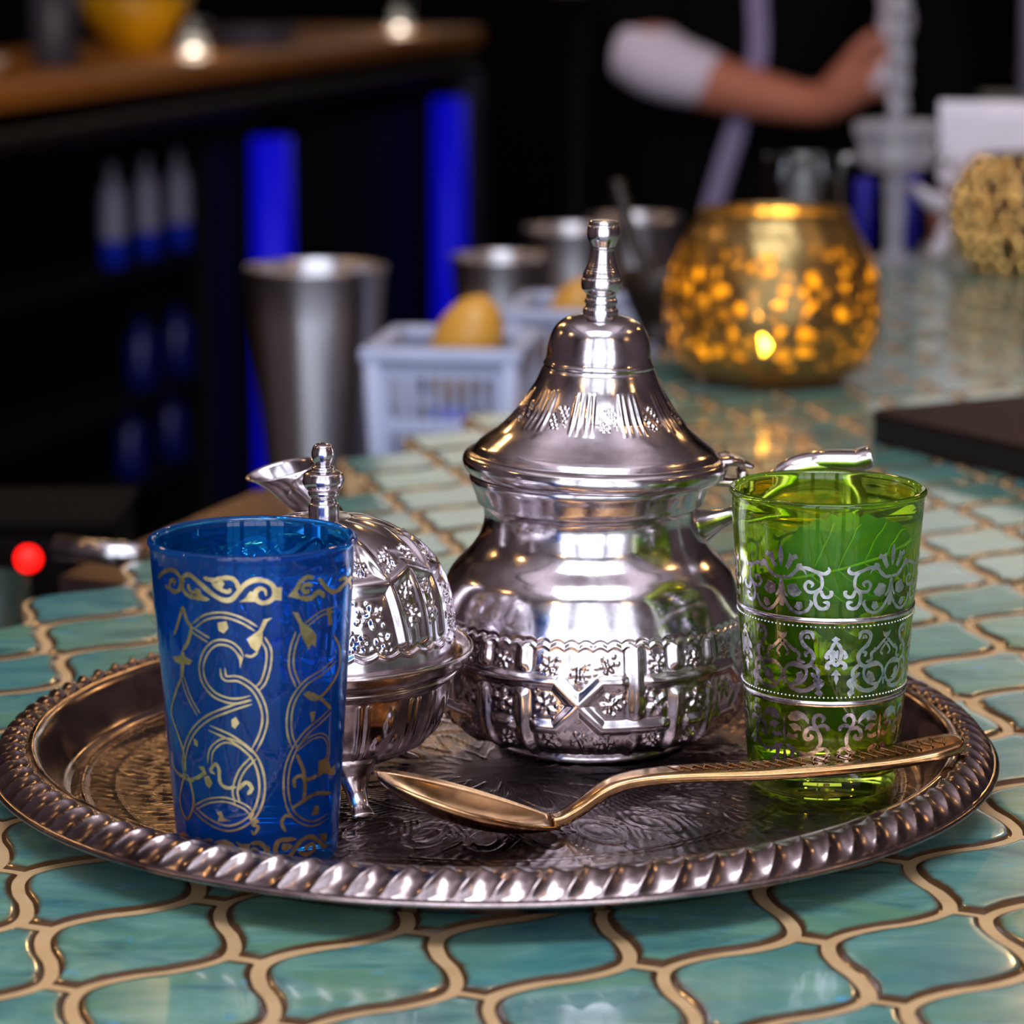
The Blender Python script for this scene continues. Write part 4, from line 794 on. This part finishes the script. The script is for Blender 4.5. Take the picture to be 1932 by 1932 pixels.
def bead_globe(name, loc, R, hz, label):
    r = thing(name, label, 'candle holder', loc)
    pr = [(R*.5, .0), (R*.62, .001), (R*.86, hz*.16), (R*.98, hz*.36), (R, hz*.5), (R*.97, hz*.66), (R*.85, hz*.83), (R*.68, hz*.95), (R*.6, hz), (R*.57, hz*.99)]
    P = catmull(pr, 40); ob('globe', lathe('globe', P, 64), M['darkwood'], r)
    bm = bmesh.new(); q = random.Random(3)
    for k in range(10):
        i = 2+int(k*3.7); rr, z = P[i]; n = max(8, int(2*pi*rr/.0150))
        for j in range(n):
            a = (j+.5*(k % 2))*2*pi/n+q.uniform(-.05, .05); s = q.uniform(.0052, .0064)
            bmesh.ops.create_icosphere(bm, subdivisions=2, radius=s, matrix=Matrix.Translation((rr*cos(a), rr*sin(a), max(z, s*.9))))
    me = bpy.data.meshes.new('beads'); bm.to_mesh(me); bm.free(); me.polygons.foreach_set('use_smooth', np.ones(len(me.polygons), bool))
    ob('beads', me, M['bead_gold'], r, kind='stuff'); return r
bead_globe('beaded_globe', (.392, 2.235, 0), .056, .088, 'gold beaded globe at the far right in front of the white sheet')

# black folder
fo = thing('menu_folder', 'closed black folder lying on the tiles at the right', 'folder', (.1770, 1.462, 0), radians(-60))
def slab(name, L, W, z0, z1, r=.012, n=6):
    poly = []
    for cx_, cy_, a0 in ((L-r, W-r, 0), (r, W-r, 90), (r, r, 180), (L-r, r, 270)):
        for k in range(n+1):
            a = radians(a0+90*k/n); poly.append((cx_+r*cos(a), cy_+r*sin(a)))
    return MB().prism(poly, z0, z1).done(name)
ob('cover', slab('cover', .24, .165, .0125, .0160), M['folder'], fo); ob('cover', slab('cover', .24, .165, .0003, .0030), M['folder'], fo)
ob('pages', slab('pages', .236, .161, .0030, .0125), M['folder_edge'], fo)

# white sheet: stiff paper bent at its foot
sh = ob('paper_sheet', None)
bpy.data.objects.remove(sh)
def sheet_mesh():
    # plan curve of the paper (x along the sheet, y depth), standing upright with a curled corner
    y = 2.315; top, bot = .118, .0
    prof = [(.3338, .1205, .1240), (.3345, .0600, .1238), (.3500, .0405, .1235), (.3720, .0300, .1230), (.4000, .0220, .1222), (.4300, .0180, .1216), (.4700, .0150, .1205)]
    V = []; F = []
    xs = np.linspace(.334, .52, 24)
    for t in (0, .0012):
        for i, x in enumerate(xs):
            d = .012*sin((x-.334)*16)
            lo_ = np.interp(x, [.334, .336, .345, .36, .40, .52], [.062, .060, .050, .040, .010, .002]); hi = .1235-.02*(x-.334)
            for k in range(8):
                z = lo_+(hi-lo_)*k/7; V.append((x, y+d+t, z))
    n = len(xs)
    for s in range(2):
        b = s*n*8
        for i in range(n-1):
            for k in range(7):
                q = [b+i*8+k, b+(i+1)*8+k, b+(i+1)*8+k+1, b+i*8+k+1]; F.append(q if s == 0 else q[::-1])
    ring = [i*8 for i in range(n)]+[(n-1)*8+k for k in range(1, 8)]+[i*8+7 for i in range(n-2, -1, -1)]+[k for k in range(6, 0, -1)]
    for a, b in zip(ring, ring[1:]+ring[:1]): F.append([b, a, a+n*8, b+n*8])
    return mesh_np('paper_sheet', V, F)
sh = ob('paper_sheet', sheet_mesh(), M['paper']); tag(sh, 'large white sheet standing upright behind the gold beaded globe', 'paper')
cur = [(.3130, 2.298, .0585), (.3200, 2.300, .0520), (.3290, 2.304, .0465), (.3400, 2.310, .0420), (.3560, 2.317, .0400)]
ob('curled_corner', tube('curled_corner', cur, [.008, .009, .010, .011, .012], [.0035, .005, .007, .009, .010], 12, m=16), M['paper'], sh)
cur = [(.3290, 2.298, .0045), (.3360, 2.302, .0100), (.3430, 2.308, .0200), (.3500, 2.315, .0310), (.3620, 2.320, .0400)]
ob('foot', tube('foot', cur, [.006, .008, .010, .010, .010], [.0045, .006, .008, .010, .012], 12, m=16), M['paper'], sh)

# clear dispenser on a stem, tall twisted column
dp = thing('glass_dispenser', 'tall clear glass dispenser on a narrow stem beside the white sheet', 'dispenser', (.2980, 2.29, 0))
ob('stem', lathe('stem', [(.0005, 0), (.022, 0), (.023, .002), (.010, .005), (.0068, .012), (.0075, .030), (.0085, .044), (.0072, .050), (.0095, .056), (.0098, .062), (.0070, .067), (.006, .070)], 40), M['white_reflection'], dp)
ob('drip_bowl', lathe('drip_bowl', [(.005, .069), (.022, .072), (.030, .078), (.031, .086), (.0285, .088), (.0295, .094), (.033, .098), (.034, .106), (.030, .109), (.008, .110), (.005, .110)], 48), M['white_reflection'], dp)
def twist(T, R, Z): return .0016*np.sin(T*3+Z*330)
ob('column', lathe('column', [(.0055, .110), (.0072, .114)]+[(.0076, z) for z in np.linspace(.118, .30, 90)]+[(.004, .304), (.0005, .305)], 36, twist), M['white_reflection'], dp)
for s in (-1, 1):
    ob('tap', tube('tap', [(s*.030, -.004, .081), (s*.040, -.006, .081), (s*.043, -.006, .074)], .0035, n=10, up=(0, 1, 0)), M['steel'], dp)
def tumbler(name, loc, r, h, label, mat, cat='glass'):
    p = [(.0005, .0), (r*.9, 0), (r*.95, .001), (r, h-.001), (r-.0008, h), (r-.002, h-.001), (r*.95-.002, .006), (.0005, .005)]
    return tag(ob(name, lathe(name, p, 48), mat, loc=loc), label, cat)
tumbler('water_glass', (.212, 2.15, 0), .0285, .093, 'clear tumbler standing right behind the gold candle holder', M['clear'])
tumbler('blue_glow_cup', (.2870, 2.40, 0), .0085, .056, 'small blue cup standing in for LED glow just left of the clear dispenser stem', M['led_glow_blue'])  # this cup and the next stand in for patches of LED glow
tumbler('blue_glow_cup', (.3240, 2.40, 0), .0095, .060, 'small blue cup standing in for LED glow just right of the clear dispenser stem', M['led_glow_blue'])

# mixing tins, baskets with fruit, mortar with pestle
def tin(x, y, z, rt, rb, h, label):
    p = [(.0005, 0), (rb*.9, 0), (rb, .003)]+[(rb+(rt-rb)*t, .003+(h-.006)*t) for t in np.linspace(.1, 1, 6)]+[(rt+.0012, h-.002), (rt+.0008, h), (rt-.0004, h-.0005), (rt-.001, h-.004), (rb-.001, .005), (.0005, .004)]
    return tag(ob('mixing_tin', lathe('mixing_tin', p, 72), M['turned'], loc=(x, y, z)), label, 'mixing tin', )
tin(-.1290, 1.93, -.1396, .0462, .0315, .1765, 'tall steel mixing tin left of the white basket')
tin(-.0080, 2.24, -.1396, .0385, .0270, .150, 'steel mixing tin behind the white basket and first fruit')
tin(.0500, 2.46, -.1396, .0400, .0285, .150, 'steel mixing tin directly behind the teapot finial')
tin(.1080, 2.58, -.1396, .0400, .0285, .148, 'farthest steel mixing tin left of the candle holder')
def basket(x, y, z, W, D, Hh, rz, label):
    r = thing('plastic_basket', label, 'basket', (x, y, z), rz)
    ob('rim', MB().box((0, -D/2, Hh), (W+.016, .012, .010), bev=.003).box((0, D/2, Hh), (W+.016, .012, .010), bev=.003).box((-W/2-.002, 0, Hh), (.012, D+.010, .010), bev=.003).box((W/2+.002, 0, Hh), (.012, D+.010, .010), bev=.003).done('rim'), M['white_plastic'], r)
    ob('floor_panel', MB().box((0, 0, .003), (W*.86, D*.86, .004)).done('floor_panel'), M['white_plastic'], r)
    for sx, sy in ((-1, -1), (1, -1), (1, 1), (-1, 1)):
        ob('corner_post', tube('corner_post', [(sx*W*.43, sy*D*.43, .002), (sx*W/2, sy*D/2, Hh-.003)], .0062, n=8), M['white_plastic'], r)
    for s in (-1, 1):
        for kx in (0, 1):
            b = MB(); Ls = W if kx == 0 else D; off = (D if kx == 0 else W)
            zs = [.004, Hh*.36, Hh*.46, Hh-.018]
            for z0, hh in ((.010, .014), (Hh-.075, .008), (Hh-.042, .008), (Hh-.008, .010)):
                t = .43+.07*z0/Hh; c = (0, s*off*t, z0) if kx == 0 else (s*off*t, 0, z0)
                b.box(c, (Ls*2*t, .002, hh) if kx == 0 else (.002, Ls*2*t, hh))
            ob('side_band', b.done('side_band'), M['white_plastic'], r, kind='stuff')
            for k in range(1, 10):
                f = (k/10-.5)*2
                a0 = (f*Ls*.43, s*off*.43, .004); a1 = (f*Ls*.5, s*off*.5, Hh-.004)
                if kx: a0 = (a0[1], a0[0], a0[2]); a1 = (a1[1], a1[0], a1[2])
                ob('slat', tube('slat', [a0, a1], .0016, n=4, up=(0, 1, 0)), M['white_plastic'], r)
    return r
b1 = basket(-.0350, 1.772, -.1399, .082, .100, .146, radians(-8), 'pale white slatted basket beside the tall mixing tin')
b2 = basket(.0480, 1.985, -.1399, .082, .100, .142, radians(-8), 'pale slatted basket half hidden behind the teapot lid')
def lemon(x, y, z, rot, L, r, label):
    P = [(.0005, -L), (r*.22, -L*.93), (r*.55, -L*.78), (r*.88, -L*.45), (r, 0), (r*.9, L*.42), (r*.6, L*.76), (r*.25, L*.92), (.0005, L)]
    o = ob('lemon', lathe('lemon', catmull(P, 30), 36), M['fruit'], loc=(x, y, z)); o.rotation_euler = rot
    return tag(o, label, 'fruit')
lemon(-.0285, 1.775, .003, (.25, .35, 0), .038, .0215, 'golden yellow fruit standing up in the nearer white basket')
lemon(.0400, 1.990, -.012, (.2, .3, 0), .038, .0195, 'golden yellow fruit in the basket behind the teapot')
mo = thing('mortar', 'dark brown bowl left of the glowing candle holder', 'bowl', (.0935, 1.845, 0))
ob('bowl', lathe('bowl', [(.0005, 0), (.018, 0), (.019, .003), (.014, .008), (.018, .016), (.024, .030), (.0255, .042), (.0245, .043), (.0225, .040), (.014, .018), (.0005, .014)], 40), M['darkwood'], mo)
ps = ob('pestle', tube('pestle', [(.0930, 1.845, .018), (.0810, 1.85, .05), (.0690, 1.865, .088), (.0665, 1.868, .098)], [.0065, .0038, .0042, .0052], n=12, m=20), M['darkwood']); tag(ps, 'thin brown stick leaning out of the dark bowl', 'stick')
# appliance with a red lamp in the well, low at the left
ap = thing('ice_box', 'black box with a glowing red lamp low at the left beside the counter', 'appliance', (-.243, 1.42, -.1396))
ob('body', MB().box((0, .05, .050), (.09, .09, .100), bev=.006).done('body'), M['blackwall'], ap)
ob('lid', MB().box((0, .05, .1032), (.094, .094, .006), bev=.002).done('lid'), M['blackwall'], ap)
ob('red_lamp', lathe('red_lamp', [(.0005, .006), (.004, .0055), (.006, .003), (.0065, 0), (.0005, -.001)], 20), M['led_red'], ap).matrix_local = Matrix.Translation((.0035, .0048, .087)) @ Matrix.Rotation(radians(90), 4, 'X')
gc = ob('green_cup', lathe('green_cup', [(.0005, 0), (.017, 0), (.018, .002), (.0215, .088), (.0205, .088), (.017, .004), (.0005, .004)], 32), M['greenc'], loc=(-.252, 1.375, -.1396)); tag(gc, 'dark green cup standing in front of the black box at the left edge', 'cup')

# ---------------------------------------------------------------- back bar, far left
BD = np.array([.63, 2.52]); BD /= np.linalg.norm(BD); BN = np.array([-BD[1], BD[0]]); BZ = .05
bar = thing('back_bar', 'dark back bar with a brown wooden top and blue light strips', 'back bar', (-.71, 4.08, 0), atan2(BD[1], BD[0]))
# local x runs along the front, local y points away from the bartender's aisle
LEN = 2.62
ob('wooden_top', MB().box((LEN/2-1.0, .24, BZ-.02), (LEN+2.0, .5, .04), bev=.008).done('wooden_top'), M['wood'], bar)
ob('apron_molding', MB().box((LEN/2-1.0, .03, BZ-.085), (LEN+2.0, .05, .035), bev=.008).done('apron_molding'), M['darkwood'], bar)
ob('back_panel', MB().box((LEN/2-1.0, .47, (FZ+BZ-.04)/2), (LEN+2.0, .03, BZ-.04-FZ)).done('back_panel'), M['dark'], bar)
for x in (-1.0, -.2, 1.30, 1.62, LEN-.02): ob('divider', MB().box((x, .26, (FZ+BZ-.04)/2), (.05, .40, BZ-.04-FZ)).done('divider'), M['cabinet'], bar)
for z in (-.285, -.50, -.64, -.98): ob('shelf', MB().box((.41+.0, .26, z), (1.16, .38, .018)).done('shelf'), M['cabinet'], bar)
ob('door', MB().box((1.13, .075, -.52), (.25, .03, .84), bev=.004).done('door'), M['cabinet'], bar)
ob('door', MB().box((2.14, .075, -.52), (.95, .03, .84), bev=.004).done('door'), M['cabinet'], bar)
for (wx, wy, zt, zb) in ((-.428, 5.208, -.10, -.78), (-.139, 6.365, -.095, -.80)):
    lx = (wx+.71)*BD[0]+(wy-4.08)*BD[1]; 
    ob('light_strip', tube('light_strip', [(lx, -.004, zb), (lx, -.004, zt)], .036, n=16, up=(0, 1, 0)), M['led_blue'], bar, label='blue glowing light strip')
ob('end_post', MB().box((LEN+.03, .10, (FZ-.05)/2), (.05, .20, -.05-FZ)).done('end_post'), M['greyd'], bar)
def wb(px_, along, inset=.16):   # point on the back bar: distance along it and inset from its front edge
    p = np.array([-.71, 4.08])+BD*along+BN*inset; return float(p[0]), float(p[1])
def bottle(along, inset, z, r, h, label, m1, m2, group):
    x, y = wb(0, along, inset); t = thing('bottle', label, 'bottle', (x, y, z), 0, group)
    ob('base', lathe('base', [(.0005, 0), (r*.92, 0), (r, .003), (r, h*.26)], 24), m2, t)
    ob('shoulder', lathe('shoulder', [(r, h*.26), (r, h*.66), (r*.8, h*.76), (r*.36, h*.86), (r*.33, h), (.0005, h)], 24), m1, t)
    return t
for a, lab in ((.67, 'leftmost pale bottle with blue light coloured into its foot on the back bar shelf'), (.82, 'middle pale bottle with blue light coloured into its foot on the back bar shelf'), (.97, 'rightmost pale bottle with blue light coloured into its foot on the back bar shelf')):
    bottle(a, .10, -.2755, .021, .165, lab, M['bottle_pale'], M['bottle_blue_lit'], 'bottles on the back bar shelves')
for a, z, lab in ((.78, -.4905, 'left bottle coloured for faint blue light on the second back bar shelf'), (.95, -.4905, 'right bottle coloured for faint blue light on the second back bar shelf'), (.72, -.6305, 'left bottle coloured for faint blue light on the lowest lit shelf'), (.91, -.6305, 'right bottle coloured for faint blue light on the lowest lit shelf')):
    bottle(a, .10, z, .026, .115, lab, M['bottle_dim_lit'], M['bottle_dim_lit'], 'bottles on the back bar shelves')
sl = bpy.data.lights.new('shelf_light', 'AREA'); sl.shape = 'RECTANGLE'; sl.size = .7; sl.size_y = .04; sl.energy = .5; sl.color = (.02, .06, 1)
so = bpy.data.objects.new('shelf_light', sl); LINK(so); so.location = (*wb(0, .62, .03), -.03); so.rotation_euler = (0, 0, atan2(BD[1], BD[0]))
def votive(along, inset, label):
    x, y = wb(0, along, inset); t = thing('votive_candle', label, 'candle', (x, y, BZ))
    ob('glass', lathe('glass', [(.0005, 0), (.021, 0), (.0232, .003), (.0254, .062), (.0246, .062), (.0227, .0058), (.0005, .005)], 32), M['clear'], t)
    ob('wax', lathe('wax', [(.0005, .0062), (.0224, .0062), (.0240, .056), (.0005, .0575)], 32), M['glow'], t)
    return t
votive(.98, .07, 'glowing white candle in a small glass on the brown back bar top')
votive(2.20, .06, 'farther glowing candle in a small glass near the end of the back bar')
x, y = wb(0, 1.10, .22); yb = ob('yellow_bowl', lathe('yellow_bowl', [(.0005, 0), (.035, 0), (.045, .01), (.085, .055), (.10, .10), (.097, .10), (.08, .055), (.0005, .012)], 40), M['yellow'], loc=(x, y, BZ)); tag(yb, 'bright yellow bowl behind the glowing candle on the back bar', 'bowl')
for k in range(4):
    x, y = wb(0, 1.36+.01*k, .10); pl = ob('plate', lathe('plate', [(.0005, 0), (.045, 0), (.085, .009), (.084, .0105), (.045, .003), (.0005, .003)], 40), M['grey'], loc=(x, y, BZ+.0085*k))
    tag(pl, ['lowest grey plate of the stack on the back bar', 'second grey plate from the bottom of the stack', 'third grey plate from the bottom of the stack', 'topmost grey plate of the stack on the back bar'][k], 'plate', 'grey plates on the back bar')
x, y = wb(0, .50, .12); tag(ob('canister', lathe('canister', [(.0005, 0), (.036, 0), (.038, .003), (.038, .12), (.030, .124), (.030, .13), (.0005, .131)], 36), M['greyd'], loc=(x, y, BZ)), 'dark grey canister on the back bar left of the candle', 'canister')
x, y = wb(0, .12, .09); tag(ob('small_plate', lathe('small_plate', [(.0005, 0), (.03, 0), (.05, .02), (.052, .03), (.05, .03), (.03, .006), (.0005, .005)], 36), M['cream'], loc=(x, y, BZ)), 'small pale dish on the back bar at the far left', 'dish')
x, y = wb(0, -.14, .05); tag(box('card_box', (x, y, BZ+.017), (.06, .05, .034), M['orange'], rz=.4, bev=.003), 'small orange box at the near left end of the back bar', 'box')

# ---------------------------------------------------------------- bartender
def skin(name, verts, edges, radii, mat, parent, root_i=0, levels=2):
    me = bpy.data.meshes.new(name); me.from_pydata(verts, edges, []); me.materials.append(mat)
    o = ob(name, me, None, parent); md = o.modifiers.new('skin', 'SKIN'); md.use_smooth_shade = True
    for i, r in enumerate(radii):
        s = me.skin_vertices[0].data[i]; s.radius = r if isinstance(r, tuple) else (r, r); s.use_root = i == root_i
    sb = o.modifiers.new('sub', 'SUBSURF'); sb.levels = levels; sb.render_levels = levels
    return o
PX, PY = .33, 4.25
per = thing('person', 'person in black with a rolled pale cuff reaching out behind the bar', 'person', (PX, PY, FZ))
bv, be, br = [], [], []
def add(p, r, prev=None):
    bv.append(p); br.append(r); 
    if prev is not None: be.append((prev, len(bv)-1))
    return len(bv)-1
pel = add((0, 0, .95), (.11, .07)); sp = add((0, .0, 1.12), (.09, .06), pel); ch = add((0, -.01, 1.32), (.12, .08), sp); nb = add((0, 0, 1.46), (.07, .065), ch); nk = add((0, -.005, 1.52), .05, nb)
hd = add((0, -.02, 1.62), (.075, .09), nk); ht = add((0, -.012, 1.72), (.068, .08), hd); add((0, -.115, 1.60), .012, hd)
for s in (-1, 1):
    add((s*.088, -.005, 1.62), .018, hd)
    hip = add((s*.09, 0, .90), .09, pel); kn = add((s*.10, -.01, .50), .062, hip); an = add((s*.10, .01, .09), .042, kn); add((s*.11, -.13, .04), .038, an)
HR = [(-.14, -.13, 1.125), (-.03, -.18, 1.094), (.082, -.235, 1.072), (.112, -.245, 1.092)]
def arm(sh_, pts, rad, fing, thumb):
    a = add(sh_, .062, ch)
    for p, r in zip(pts, rad): a = add(p, r, a)
    for f in fing:
        b = a
        for k, p in enumerate(f): b = add(p, .0105-.001*k, b)
    b = add(thumb[0], .013, a)
    for p in thumb[1:]: b = add(p, .0105, b)
pal = (.128, -.252, 1.112)
fR = [[(.160+.006*i, -.262+.006*i, 1.150-.017*i), (.184+.003*i, -.262, 1.158-.016*i), (.198, -.245, 1.150-.015*i)] for i in range(4)]
arm((-.19, 0, 1.41), HR[:3]+[(.108, -.245, 1.085), pal], [.050, .040, .029, .034, .038], fR, [(.120, -.275, 1.135), (.142, -.282, 1.160), (.162, -.275, 1.172)])
fL = [[(.315-.012*i, -.075, .82), (.314-.012*i, -.088, .785), (.312-.012*i, -.082, .755)] for i in range(4)]
arm((.19, 0, 1.41), [(.27, .02, 1.13), (.295, -.04, .93), (.298, -.06, .88), (.297, -.066, .85)], [.050, .038, .028, .034], fL, [(.275, -.09, .84), (.268, -.10, .805)])
skin('body', bv, be, br, M['skin'], per)
skin('shirt', [(0, 0, .80), (0, 0, 1.12), (0, -.01, 1.32), (0, 0, 1.45), (-.19, 0, 1.42), (-.155, -.09, 1.22), (-.14, -.128, 1.135), (.19, 0, 1.42), (.27, .02, 1.13), (.296, -.045, .915)],
     [(0, 1), (1, 2), (2, 3), (2, 4), (4, 5), (5, 6), (2, 7), (7, 8), (8, 9)], [(.175, .125), (.155, .115), (.185, .13), (.085, .08), .08, .066, .060, .08, .075, .060], M['shirt'], per)
skin('trousers', [(0, 0, .97), (-.09, 0, .88), (-.10, -.01, .5), (-.10, .01, .1), (.09, 0, .88), (.10, -.01, .5), (.10, .01, .1)], [(0, 1), (1, 2), (2, 3), (0, 4), (4, 5), (5, 6)], [(.17, .12), .11, .08, .07, .11, .08, .07], M['shirt'], per)
ob('rolled_cuff', tube('rolled_cuff', [(-.175, -.112, 1.150), (-.165, -.117, 1.146), (-.13, -.135, 1.128), (-.10, -.150, 1.116), (-.062, -.166, 1.106), (-.052, -.170, 1.103)], [.036, .050, .054, .050, .044, .038], [.034, .046, .050, .046, .040, .036], 20, m=30), M['cuff'], per, label='pale lavender rolled sleeve cuff')
ob('apron_ribbon', tube('apron_ribbon', [(-.005, -.185, 1.34), (.004, -.178, 1.22), (.006, -.172, 1.13), (-.020, -.172, 1.04), (-.052, -.168, .93), (-.080, -.160, .80)], [.013]*6, [.0022]*6, 10, (0, 1, 0), m=40, ring=sq_ring(10, 5)), M['ribbon'], per, label='lavender ribbon hanging down the front')
ob('hair', tube('hair', [(0, .02, 1.60), (0, .015, 1.68), (0, -.005, 1.755), (0, -.02, 1.775)], [.086, .10, .082, .03], [.075, .085, .07, .03], 20, (0, 1, 0), m=16), M['hair'], per)
cl = ob('bar_towel', tube('bar_towel', [(PX+.150, PY-.262, FZ+1.10), (PX+.178, PY-.245, FZ+1.14), (PX+.186, PY-.248, FZ+1.19), (PX+.176, PY-.256, FZ+1.225)], [.016, .022, .024, .018], [.014, .018, .02, .014], 14, m=18), M['cuff']); tag(cl, 'small pale cloth gripped in the raised hand of the person', 'cloth')
# things on a side counter at the far right, seen past the sheet
sc = thing('side_counter', 'dark side counter at the far right beyond the white sheet', 'counter', (1.15, 4.3, 0))
ob('top', MB().box((0, 0, -.005), (.9, .6, .03), bev=.004).done('top'), M['darkwood'], sc); ob('cabinet_body', MB().box((0, 0, (FZ-.02)/2), (.84, .54, -.02-FZ)).done('cabinet_body'), M['cabinet'], sc)
tumbler('carafe', (.735, 4.15, .0102), .026, .17, 'grey glass carafe on the far side counter', M['bottle_pale'], 'carafe')
tag(ob('wooden_bowl', lathe('wooden_bowl', [(.0005, 0), (.03, 0), (.05, .02), (.062, .05), (.059, .05), (.045, .02), (.0005, .006)], 36), M['skin'], loc=(.79, 4.28, .0102)), 'reddish brown bowl on the far side counter', 'bowl')
# cream pot standing on a shelf post beyond the bartender
st = thing('plant_stand', 'slim dark stand holding a cream pot behind the person', 'stand', (.115, 5.3, FZ))
ob('post', tube('post', [(0, 0, .012), (0, 0, 1.19)], .02, n=12, up=(0, 1, 0)), M['dark'], st); ob('foot', lathe('foot', [(.0005, 0), (.14, 0), (.14, .012), (.0005, .014)], 32), M['dark'], st); ob('top', lathe('top', [(.0005, 1.19), (.07, 1.19), (.07, 1.2), (.0005, 1.2)], 32), M['dark'], st)
tag(ob('cream_pot', lathe('cream_pot', [(.0005, 0), (.045, .002), (.062, .02), (.07, .06), (.066, .11), (.062, .11), (.064, .06), (.0005, .02)], 40), M['cream'], loc=(.115, 5.3, FZ+1.2002)), 'cream round pot on a slim stand behind the person', 'pot')
